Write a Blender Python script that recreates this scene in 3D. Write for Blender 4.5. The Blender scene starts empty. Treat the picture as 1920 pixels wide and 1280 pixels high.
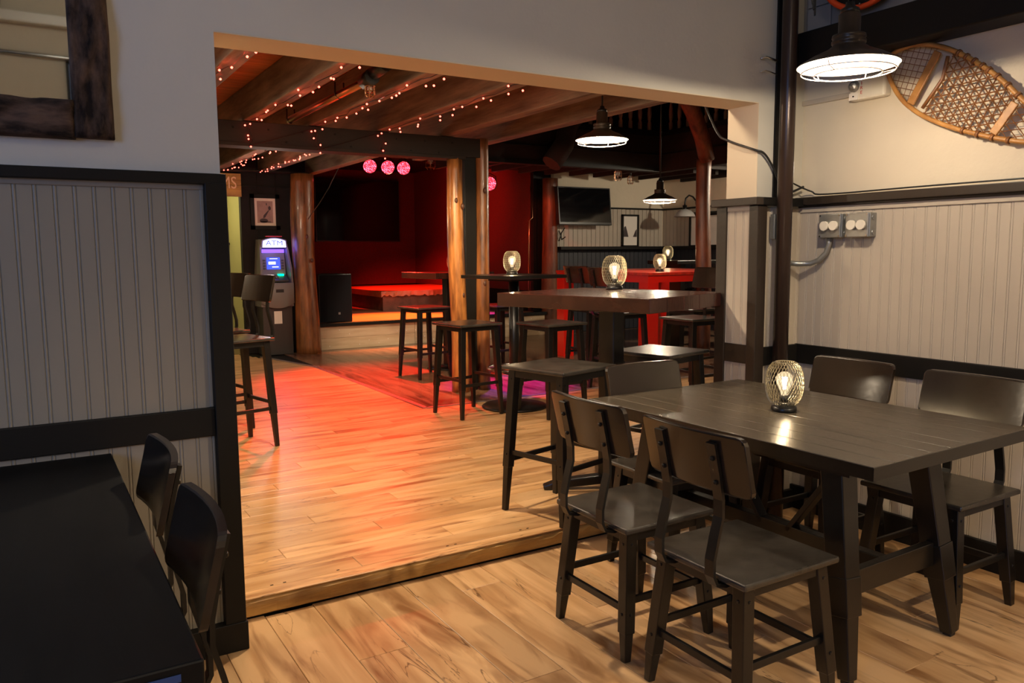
import bpy, bmesh, math, random
from mathutils import Vector, Matrix, Euler
random.seed(7)
R = math.radians
S = bpy.context.scene
C = S.collection

# ------------------------------------------------------------------ camera, world, lights, exposure
YAW, PIT, ROL, CAMH = .5481, .1118, -.0070, 1.37
fw = Vector((math.sin(YAW)*math.cos(PIT), math.cos(YAW)*math.cos(PIT), -math.sin(PIT)))
rt = Vector((math.cos(YAW), -math.sin(YAW), 0)); up = rt.cross(fw)
r2 = rt*math.cos(ROL)+up*math.sin(ROL); u2 = -rt*math.sin(ROL)+up*math.cos(ROL)
cd = bpy.data.cameras.new('camera'); cam = bpy.data.objects.new('camera', cd); C.objects.link(cam)
M = Matrix((r2, u2, -fw)).transposed().to_4x4(); M.translation = (0, 0, CAMH)
cam.matrix_world = M
cd.sensor_width = 36; cd.lens = 1492.8/1920*36; cd.clip_start = .02
S.camera = cam
S.view_settings.view_transform = 'Standard'; S.view_settings.look = 'None'
S.view_settings.gamma = 1; S.view_settings.use_curve_mapping = False
S.view_settings.exposure = 0.55
w = bpy.data.worlds.new('world'); S.world = w; w.use_nodes = True
w.node_tree.nodes['Background'].inputs[0].default_value = (.9, .75, .6, 1)
w.node_tree.nodes['Background'].inputs[1].default_value = .03

def light(kind, name, loc, energy, col, size=.05, target=None, spot=None, blend=.5, sizey=None, spread=None):
    l = bpy.data.lights.new(name, kind); l.energy = energy; l.color = col
    if kind == 'AREA':
        l.size = size
        if sizey: l.shape = 'RECTANGLE'; l.size_y = sizey
        if spread: l.spread = spread
    else: l.shadow_soft_size = size
    if kind == 'SPOT': l.spot_size = R(spot); l.spot_blend = blend
    o = bpy.data.objects.new(name, l); o.location = loc
    if target is not None:
        o.rotation_euler = (Vector(target)-Vector(loc)).to_track_quat('-Z', 'Y').to_euler()
    C.objects.link(o); return o
WARM = (1, .80, .56)
# pendants out of view in the near room: shaded, so they light downwards only
light('SPOT', 'near_room_pendant_light', (2.7, -.3, 2.08), 85, WARM, .03, (2.7, -.3, 0), 162, .25)
light('SPOT', 'near_room_pendant_light_2', (.6, -1.6, 2.3), 40, WARM, .03, (.6, -1.6, 0), 165, .3)
light('POINT', 'near_room_fill_light', (.6, -.8, 3.9), 24, (1, .93, .78), .25)  # unseen fill added to lift the whole near room evenly
# daylight / blue screen glow coming in from the left of the near room
light('AREA', 'left_window_light', (-2.5, -.5, 2.1), 34, (.24, .46, 1), 1.2, (0.3, 2.785, 1.8), sizey=1.2)
# upper room lights; the pendants are hidden above the header
light('SPOT', 'hall_pendant_light', (1.7, 3.6, 2.385), 130, WARM, .04, (1.5, 4.2, 0), 140, .4)
light('POINT', 'hall_pendant_light_2', (2.36, 3.2, 2.32), 16, WARM, .05)
light('POINT', 'hall_pendant_light_3', (.72, 3.2, 2.32), 18, WARM, .05)
light('SPOT', 'post_fill_light', (2.45, 4.8, 2.385), 260, (1, .72, .42), .05, (3.45, 6.5, 1.0), 50, .7)  # bare spot without a fixture, added to brighten the log posts
light('SPOT', 'stage_front_fill_light', (4.3, 8.9, 2.5), 130, (1, .82, .6), .05, (4.8, 10.45, .2), 62, .5)  # unseen spot added to brighten the boards of the stage front
# stage lighting
RED = (1, .03, .015)
light('SPOT', 'stage_red_light', (4.5, 11.3, 2.6), 120, RED, .05, (2.3, 6.4, .08), 34, .6)
light('SPOT', 'stage_red_light_2', (4.8, 11.4, 2.6), 1300, RED, .05, (5.9, 13.3, .7), 50, .8)
light('SPOT', 'stage_red_light_3', (5.1, 11.4, 2.6), 1500, (1, .20, .02), .05, (4.7, 10.9, .43), 60, .8)
light('SPOT', 'hall_orange_light', (2.36, 7.4, 2.55), 400, (1, .05, .010), .04, (1.8, 5.7, .08), 42, .8)
light('SPOT', 'hall_red_light', (3.5, 7.8, 2.6), 900, RED, .04, (3.3, 7.4, .08), 76, .7)
light('SPOT', 'purple_floor_light', (4.1, 6.9, 2.5), 420, (.22, .015, 1), .04, (4.0, 6.6, .08), 36, .6)
light('SPOT', 'magenta_stage_light', (6.2, 10.8, 2.4), 240, (.8, .02, .9), .04, (5.9, 10.75, .44), 30, .5)
light('SPOT', 'red_wall_light', (5.2, 12.0, 2.6), 70, RED, .05, (6.9, 12.4, 2.3), 90, .8)
light('SPOT', 'red_post_light', (6.0, 9.6, 2.3), 30, (1, .1, .03), .05, (7.05, 10.4, 1.7), 50, .8)
light('SPOT', 'red_table_light', (5.2, 5.6, 2.4), 50, (1, .62, .42), .05, (5.7, 6.8, .7), 60, .8)
light('POINT', 'nook_light', (9.1, 6.8, 2.4), 105, (1, .86, .66), .05)
for i_, (x_, y_) in enumerate(((1.0, 4.6), (1.6, 5.2), (2.15, 4.8), (2.8, 5.0), (2.2, 8.8), (2.6, 9.2), (1.7, 6.3))):
    light('POINT', 'fairy_glow_light', (x_, y_, 2.37), .55, (1, .12, .05), .1)
light('POINT', 'hall_back_fill_light', (2.3, 8.7, 1.75), 11, WARM, .08)  # unseen fill added to brighten the sign, picture and cash machine
light('POINT', 'hall_left_light', (-1.2, 7.0, 2.3), 60, WARM, .1)
light('POINT', 'corridor_light', (1.6, 11.6, 2.2), 14, (1, .9, .5), .1)

# ------------------------------------------------------------------ materials
def mat(name, col, rough=.5, metal=0, bump=0, bscale=40, var=0, vscale=4, stretch=(1, 1, 1), col2=None, coat=0, emit=None, estr=0, alpha=1, rnd=0, spec=.5, detail=3, contrast=1.0):
    m = bpy.data.materials.new(name); m.use_nodes = True; nt = m.node_tree; N = nt.nodes; L = nt.links
    b = N['Principled BSDF']; b.inputs['Base Color'].default_value = (*col, 1)
    b.inputs['Roughness'].default_value = rough; b.inputs['Metallic'].default_value = metal
    b.inputs['Coat Weight'].default_value = coat; b.inputs['Alpha'].default_value = alpha
    b.inputs['Specular IOR Level'].default_value = spec
    if emit: b.inputs['Emission Color'].default_value = (*emit, 1); b.inputs['Emission Strength'].default_value = estr
    tc = N.new('ShaderNodeTexCoord'); mp = N.new('ShaderNodeMapping'); mp.inputs['Scale'].default_value = stretch
    L.new(tc.outputs['Object'], mp.inputs['Vector'])
    oi = N.new('ShaderNodeObjectInfo')
    ad = N.new('ShaderNodeVectorMath'); ad.operation = 'ADD'
    sc = N.new('ShaderNodeVectorMath'); sc.operation = 'SCALE'; sc.inputs[0].default_value = (37, 19, 53)
    L.new(oi.outputs['Random'], sc.inputs['Scale']); L.new(mp.outputs[0], ad.inputs[0]); L.new(sc.outputs[0], ad.inputs[1])
    vec = ad.outputs[0]
    colout = None
    if var or col2:
        n = N.new('ShaderNodeTexNoise'); n.inputs['Scale'].default_value = vscale; n.inputs['Detail'].default_value = detail
        n.inputs['Roughness'].default_value = .6
        L.new(vec, n.inputs['Vector'])
        rp = N.new('ShaderNodeValToRGB'); rp.color_ramp.elements[0].position = .5-.2/contrast; rp.color_ramp.elements[1].position = .5+.2/contrast
        c2 = col2 or tuple(c*(1-var) for c in col)
        rp.color_ramp.elements[0].color = (*c2, 1); rp.color_ramp.elements[1].color = (*col, 1)
        L.new(n.outputs['Fac'], rp.inputs[0]); colout = rp.outputs[0]
    if rnd:
        hs = N.new('ShaderNodeHueSaturation'); mr = N.new('ShaderNodeMapRange')
        mr.inputs[3].default_value = 1-rnd; mr.inputs[4].default_value = 1+rnd
        L.new(oi.outputs['Random'], mr.inputs[0]); L.new(mr.outputs[0], hs.inputs['Value'])
        if colout: L.new(colout, hs.inputs['Color'])
        else: hs.inputs['Color'].default_value = (*col, 1)
        colout = hs.outputs[0]
    if colout: L.new(colout, b.inputs['Base Color'])
    if bump:
        n2 = N.new('ShaderNodeTexNoise'); n2.inputs['Scale'].default_value = bscale; n2.inputs['Detail'].default_value = 4
        L.new(vec, n2.inputs['Vector'])
        bp = N.new('ShaderNodeBump'); bp.inputs['Strength'].default_value = bump; bp.inputs['Distance'].default_value = .004
        L.new(n2.outputs['Fac'], bp.inputs['Height']); L.new(bp.outputs[0], b.inputs['Normal'])
    return m

def floor_mat(name, light_c, mid_c, dark_c, rough=.28):
    """plank laminate: local x is the board length; long grain, dark smears and fine veins"""
    m = bpy.data.materials.new(name); m.use_nodes = True; nt = m.node_tree; N = nt.nodes; L = nt.links
    b = N['Principled BSDF']; b.inputs['Roughness'].default_value = rough
    tc = N.new('ShaderNodeTexCoord'); oi = N.new('ShaderNodeObjectInfo')
    sc = N.new('ShaderNodeVectorMath'); sc.operation = 'SCALE'; sc.inputs[0].default_value = (37, 19, 53); L.new(oi.outputs['Random'], sc.inputs['Scale'])
    ad = N.new('ShaderNodeVectorMath'); ad.operation = 'ADD'; L.new(tc.outputs['Object'], ad.inputs[0]); L.new(sc.outputs[0], ad.inputs[1])
    def noise(st, scale, detail, dist=0):
        mp = N.new('ShaderNodeMapping'); mp.inputs['Scale'].default_value = st; L.new(ad.outputs[0], mp.inputs['Vector'])
        n = N.new('ShaderNodeTexNoise'); n.inputs['Scale'].default_value = scale; n.inputs['Detail'].default_value = detail; n.inputs['Distortion'].default_value = dist
        L.new(mp.outputs[0], n.inputs['Vector']); return n.outputs['Fac']
    def ramp(fac, p0, p1, a, c):
        r = N.new('ShaderNodeValToRGB'); r.color_ramp.elements[0].position = p0; r.color_ramp.elements[1].position = p1
        r.color_ramp.elements[0].color = (*a, 1); r.color_ramp.elements[1].color = (*c, 1); L.new(fac, r.inputs[0]); return r.outputs[0]
    base = ramp(noise((.22, 1.6, 1), 6, 5, .6), .36, .58, mid_c, light_c)
    smear = ramp(noise((.4, 2.6, 1), 3.0, 4, 1.4), .52, .70, (0, 0, 0), (1, 1, 1))
    mx = N.new('ShaderNodeMix'); mx.data_type = 'RGBA'; L.new(smear, mx.inputs[0]); L.new(base, mx.inputs[6]); mx.inputs[7].default_value = (*dark_c, 1)
    # veins: narrow band of a distorted noise
    vn = noise((.28, 2.6, 1), 3.4, 4, 1.8)
    s = N.new('ShaderNodeMath'); s.operation = 'SUBTRACT'; L.new(vn, s.inputs[0]); s.inputs[1].default_value = .43
    a = N.new('ShaderNodeMath'); a.operation = 'ABSOLUTE'; L.new(s.outputs[0], a.inputs[0])
    vr = ramp(a.outputs[0], .0, .011, (1, 1, 1), (0, 0, 0))
    brk = ramp(noise((.6, 1.5, 1), 2.2, 2), .46, .56, (0, 0, 0), (.9, .9, .9))
    mm = N.new('ShaderNodeMix'); mm.data_type = 'RGBA'; mm.blend_type = 'MULTIPLY'; mm.inputs[0].default_value = 1; L.new(vr, mm.inputs[6]); L.new(brk, mm.inputs[7])
    mx2 = N.new('ShaderNodeMix'); mx2.data_type = 'RGBA'; L.new(mm.outputs[2], mx2.inputs[0]); L.new(mx.outputs[2], mx2.inputs[6])
    mx2.inputs[7].default_value = (*[c*.35 for c in dark_c], 1)
    hs = N.new('ShaderNodeHueSaturation'); mr = N.new('ShaderNodeMapRange'); mr.inputs[3].default_value = .82; mr.inputs[4].default_value = 1.12
    L.new(oi.outputs['Random'], mr.inputs[0]); L.new(mr.outputs[0], hs.inputs['Value']); L.new(mx2.outputs[2], hs.inputs['Color'])
    L.new(hs.outputs[0], b.inputs['Base Color'])
    return m

def emis(name, col, s, transp=0):
    m = bpy.data.materials.new(name); m.use_nodes = True; nt = m.node_tree; N = nt.nodes; L = nt.links
    N.remove(N['Principled BSDF']); e = N.new('ShaderNodeEmission'); e.inputs[0].default_value = (*col, 1); e.inputs[1].default_value = s
    out = N['Material Output']
    if transp:
        t = N.new('ShaderNodeBsdfTransparent'); x = N.new('ShaderNodeMixShader'); x.inputs[0].default_value = transp
        L.new(e.outputs[0], x.inputs[1]); L.new(t.outputs[0], x.inputs[2]); L.new(x.outputs[0], out.inputs[0])
    else: L.new(e.outputs[0], out.inputs[0])
    return m

m_plank = floor_mat('laminate_low', (.64, .40, .20), (.46, .26, .115), (.24, .11, .04))
m_plank_up = floor_mat('laminate_high', (.63, .38, .175), (.48, .26, .10), (.26, .115, .038), .36)
m_dance = floor_mat('dance_floor', (.26, .15, .09), (.20, .10, .055), (.09, .045, .025), .2)
m_timber = mat('old_timber', (.60, .34, .09), .6, col2=(.24, .12, .035), vscale=5, stretch=(.5, 3, 3), bump=.8, bscale=30, detail=6)
m_wall = mat('painted_wall', (.56, .53, .455), .75, bump=.15, bscale=60, var=.06, vscale=2)
m_bounce_lit = mat('bounce_lit_wall', (.62, .52, .38), .7, bump=.1, bscale=60)  # wall colour warmed and lightened to paint in light bounced onto soffit and jamb
m_plaster = mat('textured_plaster', (.66, .57, .43), .75, bump=1, bscale=16, var=.05, vscale=3)
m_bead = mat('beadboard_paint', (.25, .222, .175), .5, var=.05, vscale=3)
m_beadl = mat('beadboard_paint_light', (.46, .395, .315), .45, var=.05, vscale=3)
m_trim = mat('black_trim', (.008, .007, .006), .5, spec=.2, bump=.25, bscale=20, stretch=(.3, 1, 1))
m_trimb = mat('brown_black_trim', (.024, .016, .011), .38, bump=.25, bscale=30)
m_blackwall = mat('black_wall', (.013, .010, .0095), .65, spec=.2, var=.3, vscale=6)
m_darkbeam = mat('dark_beam', (.024, .016, .012), .65, spec=.25, bump=.5, bscale=12, stretch=(.3, 2, 2), var=.4, vscale=5)
m_joist = mat('weathered_joist', (.25, .19, .135), .7, col2=(.07, .048, .03), vscale=5, stretch=(3, .35, 3), bump=.6, bscale=20, detail=6)
m_deck = mat('orange_deck', (.48, .15, .045), .55, col2=(.22, .06, .018), vscale=5, stretch=(.4, 3, 1), rnd=.2, bump=.2, bscale=10)
m_log = mat('varnished_log', (.50, .21, .055), .32, col2=(.09, .03, .009), vscale=6, stretch=(2.4, 2.4, .3), bump=.7, bscale=14, coat=.2, detail=9, contrast=1.5)
m_log2 = mat('dark_varnished_log', (.30, .115, .035), .34, col2=(.045, .016, .007), vscale=5, stretch=(2.4, 2.4, .4), bump=.8, bscale=14, coat=.2, detail=9, contrast=1.3)
m_logred = mat('red_brown_log', (.24, .075, .028), .48, col2=(.05, .016, .008), vscale=5, stretch=(2.2, 2.2, .45), bump=.9, bscale=14, coat=0, detail=6)
m_logdark = mat('knot', (.06, .02, .008), .5)
m_wood_black = mat('black_wood', (.008, .0065, .0052), .30, bump=.15, bscale=30, stretch=(.3, 2, 1), var=.3, vscale=6)
m_seat = mat('worn_black_seat', (.052, .044, .035), .27, col2=(.022, .018, .014), vscale=9, bump=.25, bscale=25)
m_metal_black = mat('black_metal', (.010, .009, .008), .34, metal=.2)
m_back = mat('dark_brown_panel', (.021, .0135, .009), .20, var=.3, vscale=7, bump=.08, bscale=30)
m_top = mat('dark_table_top', (.085, .068, .048), .24, col2=(.045, .036, .025), vscale=5, stretch=(12, .35, 1), spec=.8, bump=.25, bscale=30, detail=6)
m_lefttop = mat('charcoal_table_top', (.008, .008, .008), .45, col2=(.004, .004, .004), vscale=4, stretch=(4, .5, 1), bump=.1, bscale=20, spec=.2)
m_browntop = mat('brown_table_top', (.050, .015, .008), .20, col2=(.020, .006, .004), vscale=6, stretch=(6, .6, 1), bump=.25, bscale=20, coat=.1)
m_red = mat('red_paint', (.62, .010, .004), .28, coat=.3)
m_redtop = mat('worn_red_paint', (.66, .03, .012), .35, col2=(.30, .015, .008), vscale=14)
m_redwall = mat('red_stage_carpet', (.11, .010, .007), .9, bump=.8, bscale=120, var=.35, vscale=60)
m_stagefloor = mat('stage_floor', (.5, .20, .12), .3, var=.2, vscale=4)
m_slab = mat('riser_slab', (.55, .16, .06), .4, var=.3, vscale=5, stretch=(.5, 2, 2))
m_riser = mat('riser_front', (.22, .07, .04), .6, bump=.9, bscale=16, var=.5, vscale=9)
m_board = mat('pale_board', (.52, .40, .26), .6, col2=(.36, .25, .14), vscale=4, stretch=(.35, 3, 3), rnd=.08, detail=6)
m_screen = mat('tv_screen', (.004, .004, .005), .08)
m_plastic = mat('black_plastic', (.012, .012, .012), .35)
m_grille = mat('speaker_grille', (.007, .008, .010), .8, spec=.1, bump=.5, bscale=300)
m_cream = mat('cream_plastic', (.72, .66, .55), .35)
m_white = mat('white_enamel', (.42, .40, .38), .35)
m_galv = mat('galvanised_box', (.36, .36, .34), .35, metal=.7, var=.15, vscale=30)
m_steel = mat('steel', (.5, .48, .45), .25, metal=1)
m_copper = mat('copper_conduit', (.45, .24, .13), .3, metal=1)
m_pole = mat('dark_steel_pole', (.045, .028, .022), .3, metal=.4)
m_bronze = mat('bronze_mesh', (.26, .23, .16), .4, metal=.7)
m_cage = mat('white_wire', (.8, .72, .68), .3)
m_shade = mat('bronze_shade', (.055, .038, .026), .35, metal=.5)
m_bark = mat('bark', (.115, .07, .048), .9, spec=.2, contrast=1.7, col2=(.012, .008, .006), vscale=13, stretch=(1.5, 1.5, .5), bump=1, bscale=18, detail=8)
m_barkh = mat('bark_side', (.115, .07, .048), .9, spec=.2, contrast=1.7, col2=(.012, .008, .006), vscale=13, stretch=(.5, 1.5, 1.5), bump=1, bscale=18, detail=8)
m_mirror = mat('mirror_glass', (.72, .76, .78), .02, metal=1)
m_bent = mat('bent_ash', (.56, .27, .07), .45, col2=(.32, .13, .03), vscale=10, bump=.2)
m_rawhide = mat('rawhide', (.26, .10, .03), .4, var=.3, vscale=20)
m_orange = mat('orange_rim', (.75, .07, .01), .4)
m_strip = mat('metal_strip', (.5, .42, .40), .3, metal=.8)
m_redletter = mat('red_letter', (.5, .03, .02), .5)
m_letter = mat('pale_letter', (.88, .60, .36), .5)
m_paper = mat('paper', (.80, .74, .66), .6)
m_mat = mat('picture_mount', (.78, .66, .52), .6)
m_photo = mat('sepia_print', (.40, .26, .21), .6, var=.25, vscale=12)
m_ink = mat('print_ink', (.05, .035, .035), .6)
m_atm = mat('atm_grey', (.16, .145, .13), .4)
m_atmd = mat('atm_dark', (.045, .043, .04), .35)
m_yellow = mat('corridor_wall', (.58, .54, .26), .7)
m_green = mat('corridor_wainscot', (.36, .37, .22), .6)
m_blue = mat('blue_picture', (.02, .05, .16), .4)
m_cord = mat('black_cable', (.012, .012, .012), .4)
m_grey = mat('grey_board', (.30, .27, .24), .6, var=.1, vscale=5)
m_darkwains = mat('dark_wainscot', (.030, .032, .040), .5)
m_bulb = emis('warm_bulb', (1, .74, .44), 1.5, .72)
m_filament = emis('filament', (1, .80, .52), 60)
m_pbulb = emis('pendant_bulb', (1, .82, .62), 4, .35)
m_fairy = emis('fairy_light', (1, .07, .045), 9)
m_par = emis('par_led', (1, .035, .06), 8)
_nt = m_par.node_tree; _v = _nt.nodes.new('ShaderNodeTexVoronoi'); _v.inputs['Scale'].default_value = 60; _tc = _nt.nodes.new('ShaderNodeTexCoord')
_r = _nt.nodes.new('ShaderNodeMapRange'); _r.inputs[1].default_value = .2; _r.inputs[2].default_value = .5; _r.inputs[3].default_value = 14; _r.inputs[4].default_value = 1.2
_nt.links.new(_tc.outputs['Object'], _v.inputs['Vector']); _nt.links.new(_v.outputs['Distance'], _r.inputs[0]); _nt.links.new(_r.outputs[0], _nt.nodes['Emission'].inputs[1])
m_atmhead = emis('atm_header', (.45, .45, 1), 2.2)
m_atmscreen = emis('atm_screen', (.05, .08, .9), 1.4)
m_atmgreen = emis('atm_green', (.0, 1, .35), 3)
m_atmblue = emis('atm_blue', (.12, .05, 1), 3)
m_atmtext = mat('atm_text', (.2, .35, .45), .5)
def glassm():
    m = bpy.data.materials.new('bulb_glass'); m.use_nodes = True; b = m.node_tree.nodes['Principled BSDF']
    b.inputs['Base Color'].default_value = (1, .95, .85, 1); b.inputs['Roughness'].default_value = .05; b.inputs['Alpha'].default_value = .25; return m
m_glass = glassm()

# ------------------------------------------------------------------ mesh helpers
def rotm(rot): return Euler(rot, 'XYZ').to_matrix()
def box(bm, c, s, rot=(0, 0, 0), bev=0, taper=None):
    """box centred at c with full size s; taper scales the bottom face (x, y)"""
    rm = rotm(rot); vs = []
    for z in (-1, 1):
        for y in (-1, 1):
            for x in (-1, 1):
                tx, ty = (taper if (taper and z < 0) else (1, 1))
                vs.append(bm.verts.new(Vector(c)+rm@Vector((x*s[0]/2*tx, y*s[1]/2*ty, z*s[2]/2))))
    fs = [bm.faces.new([vs[i] for i in q]) for q in ((0, 2, 3, 1), (4, 5, 7, 6), (0, 1, 5, 4), (2, 6, 7, 3), (0, 4, 6, 2), (1, 3, 7, 5))]
    if bev:
        es = set(e for f in fs for e in f.edges)
        bmesh.ops.bevel(bm, geom=list(es), offset=bev, segments=2, affect='EDGES', profile=.5)
    return bm
def span(bm, lo, hi, bev=0):
    return box(bm, [(a+b)/2 for a, b in zip(lo, hi)], [abs(b-a) for a, b in zip(lo, hi)], bev=bev)
def bar(bm, p, q, w0, d0, w1=None, d1=None, ref=(0, 0, 1), bev=0):
    """square section bar from p to q with sizes w (across) and d (along ref-ish)"""
    p, q = Vector(p), Vector(q); t = (q-p).normalized(); rf = Vector(ref)
    if abs(t.dot(rf)) > .98: rf = Vector((0, 1, 0))
    a = t.cross(rf).normalized(); b = a.cross(t).normalized()
    w1 = w0 if w1 is None else w1; d1 = d0 if d1 is None else d1; vs = []
    for P, ww, dd in ((p, w0, d0), (q, w1, d1)):
        for x, y in ((-1, -1), (1, -1), (1, 1), (-1, 1)): vs.append(bm.verts.new(P+a*x*ww/2+b*y*dd/2))
    fs = [bm.faces.new([vs[i] for i in qd]) for qd in ((3, 2, 1, 0), (4, 5, 6, 7), (0, 1, 5, 4), (1, 2, 6, 5), (2, 3, 7, 6), (3, 0, 4, 7))]
    if bev:
        es = set(e for f in fs for e in f.edges)
        bmesh.ops.bevel(bm, geom=list(es), offset=bev, segments=2, affect='EDGES', profile=.5)
    return bm
def tube(bm, pts, r, n=8, closed=False, radii=None, cap=True):
    pts = [Vector(p) for p in pts]; rings = []; k = len(pts); prev = None
    for i, p in enumerate(pts):
        if closed: t = pts[(i+1) % k]-pts[i-1]
        else: t = pts[min(i+1, k-1)]-pts[max(i-1, 0)]
        t.normalize()
        if prev is None:
            rf = Vector((0, 0, 1)) if abs(t.z) < .9 else Vector((1, 0, 0)); a = t.cross(rf).normalized()
        else:
            a = prev-t*prev.dot(t)
            a = a.normalized() if a.length > 1e-6 else t.orthogonal().normalized()
        b = t.cross(a); prev = a; rr = radii[i] if radii else r
        rings.append([bm.verts.new(p+(a*math.cos(2*math.pi*j/n)+b*math.sin(2*math.pi*j/n))*rr) for j in range(n)])
    m_ = k if closed else k-1
    for i in range(m_):
        A, B = rings[i], rings[(i+1) % k]
        for j in range(n):
            f = bm.faces.new((A[j], A[(j+1) % n], B[(j+1) % n], B[j])); f.smooth = n > 5
    if cap and not closed: bm.faces.new(rings[0][::-1]); bm.faces.new(rings[-1])
    return bm
def lathe(bm, prof, n=32, c=(0, 0, 0), cap=False, arc=1.0):
    rings = []
    for r_, z in prof:
        rings.append([bm.verts.new((c[0]+r_*math.cos(2*math.pi*j/n), c[1]+r_*math.sin(2*math.pi*j/n), c[2]+z)) for j in range(n)])
    for A, B in zip(rings, rings[1:]):
        for j in range(n):
            f = bm.faces.new((A[j], A[(j+1) % n], B[(j+1) % n], B[j])); f.smooth = True
    if cap:
        bm.faces.new(rings[0][::-1]); bm.faces.new(rings[-1])
    return bm
def poly(bm, pts, thick, axis):
    """prism from a polygon (3D points) extruded by vector axis*thick"""
    ax = Vector(axis)*thick
    a = [bm.verts.new(Vector(p)) for p in pts]; b = [bm.verts.new(Vector(p)+ax) for p in pts]
    bm.faces.new(a[::-1]); bm.faces.new(b); n = len(a)
    for i in range(n): bm.faces.new((a[i], a[(i+1) % n], b[(i+1) % n], b[i]))
    return bm
def NB(): return bmesh.new()
def obj(name, bm, m, parent=None, label=None, cat=None, group=None, kind=None, loc=None):
    bmesh.ops.recalc_face_normals(bm, faces=bm.faces)
    me = bpy.data.meshes.new(name); bm.to_mesh(me); bm.free(); me.materials.append(m)
    o = bpy.data.objects.new(name, me); C.objects.link(o)
    if parent: o.parent = parent
    if loc: o.location = loc
    if name in ('bolt', 'side_key', 'screw', 'screw_head', 'nail_hole', 'knockout', 'key', 'printed_figure', 'lashing', 'screen_text', 'moulding', 'toe_netting', 'foot_netting', 'heel_netting'): kind = 'stuff'
    tag(o, label, cat, group, kind); return o
def tag(o, label=None, cat=None, group=None, kind=None):
    if label: o['label'] = label
    if cat: o['category'] = cat
    if group: o['group'] = group
    if kind: o['kind'] = kind
    return o
def thing(name, label, cat, loc=(0, 0, 0), rz=0, group=None):
    o = bpy.data.objects.new(name, None); C.objects.link(o); o.location = loc; o.rotation_euler = (0, 0, rz)
    o.empty_display_size = .1
    return tag(o, label, cat, group)
def link_copy(src, parent, loc=None):
    c = src.copy(); C.objects.link(c); c.parent = parent
    if loc is not None: c.location = loc
    return c
def dup(root, loc, rz, label, group=None):
    r_ = root.copy(); C.objects.link(r_); r_.location = loc; r_.rotation_euler = (0, 0, rz); r_['label'] = label
    if group: r_['group'] = group
    for ch in list(root.children):
        c = ch.copy(); C.objects.link(c); c.parent = r_
        for g in list(ch.children):
            d = g.copy(); C.objects.link(d); d.parent = c
    return r_
def struct(name, bm, m, parent=None, label=None): return obj(name, bm, m, parent, label=label, kind='structure' if not parent else None)
def text(name, body, size, m, loc, rot, parent=None, depth=.004, align='CENTER', xs=1):
    cu = bpy.data.curves.new(name, 'FONT'); cu.body = body; cu.size = size; cu.extrude = depth; cu.align_x = align; cu.align_y = 'CENTER'
    cu.resolution_u = 4
    t = bpy.data.objects.new('tmp', cu); C.objects.link(t)
    me = bpy.data.meshes.new_from_object(t.evaluated_get(bpy.context.evaluated_depsgraph_get()))
    bpy.data.objects.remove(t); me.name = name; me.materials.clear(); me.materials.append(m)
    o = bpy.data.objects.new(name, me); C.objects.link(o); o.location = loc; o.rotation_euler = rot; o.scale = (xs, 1, 1)
    if parent: o.parent = parent
    return o

UPZ = .082      # height of the raised hall floor
W1, W1B = 2.785, 2.985
W2X = 3.46

# ------------------------------------------------------------------ floors
fl = struct('floor', span(NB(), (-2.6, -3.4, -.12), (3.56, 2.99, -.006)), m_trim)
def plank_bm(L_, W_):
    b = NB(); g = .0007
    vs = []
    x, y = L_/2-g, W_/2-g; k = .0016
    for (xx, yy, z) in ((x, y, -.006), (x, y, -k), (x-k, y-k, 0)):
        vs.append([b.verts.new((sx*xx, sy*yy, z)) for sx, sy in ((-1, -1), (1, -1), (1, 1), (-1, 1))])
    for A, B in zip(vs, vs[1:]):
        for j in range(4): b.faces.new((A[j], A[(j+1) % 4], B[(j+1) % 4], B[j]))
    b.faces.new(vs[-1]); return b
PW = .1855
proto = obj('plank', plank_bm(1.22, PW), m_plank, fl)
first = True
for i in range(-5, 17):
    xc = .699+PW*(i-.5)+PW
    off = ((i*7) % 4)*.305+(.05 if i % 2 else 0)
    y = 2.962+off-1.22
    ys = []
    yy = 2.962-1.22*((i*5) % 4)/4-.2*(i % 3)
    # clip the boards at the step with a short board next to it
    top = 2.975
    seg = [(top, yy)] if top-yy > .1 else []
    while yy > -.6: seg.append((yy, yy-1.22)); yy -= 1.22
    for a, b_ in seg:
        if abs(a-b_-1.22) < 1e-4:
            if first: p = proto; first = False
            else: p = link_copy(proto, fl)
            p.location = (xc, (a+b_)/2, 0); p.rotation_euler = (0, 0, math.pi/2 + (math.pi if random.random() < .5 else 0))
        else:
            p = obj('plank', plank_bm(a-b_, PW), m_plank, fl); p.location = (xc, (a+b_)/2, 0); p.rotation_euler = (0, 0, math.pi/2)
f2 = struct('floor', span(NB(), (-.2, 3.0, -.12), (9.6, 10.7, UPZ-.006)), m_trim)
f2.name = 'floor_hall'
HW = .127
protoU = obj('plank', plank_bm(1.22, HW), m_plank_up, f2); first = True
far = NB()
def up_row(r):
    y0 = 3.035+HW*r
    return y0, y0+HW
r = 0
while True:
    y0, y1 = up_row(r)
    if y1 > 10.55: break
    x = -.1-1.22*((r*3) % 5)/5
    # dance floor keeps the boards out of its area
    xe = 9.5
    if y0 > 5.93: xe = 2.76 if y1 < 8.85 else 2.86-(y1-8.83)*.33
    while x < xe-.05:
        x1 = min(x+1.22, xe); 
        if x1 > .2:
            if y1 < 6.6 and x < 4.6:
                if abs(x1-x-1.22) < 1e-6:
                    if first: p = protoU; first = False
                    else: p = link_copy(protoU, f2)
                else: p = obj('plank', plank_bm(x1-x, HW), m_plank_up, f2)
                p.location = ((x+x1)/2, (y0+y1)/2, UPZ)
            else:
                span(far, (x+.001, y0+.001, UPZ-.006), (x1-.001, y1-.001, UPZ))
        x += 1.22
    r += 1
tag(obj('distant_planks', far, m_plank_up, f2), kind='stuff')
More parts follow.
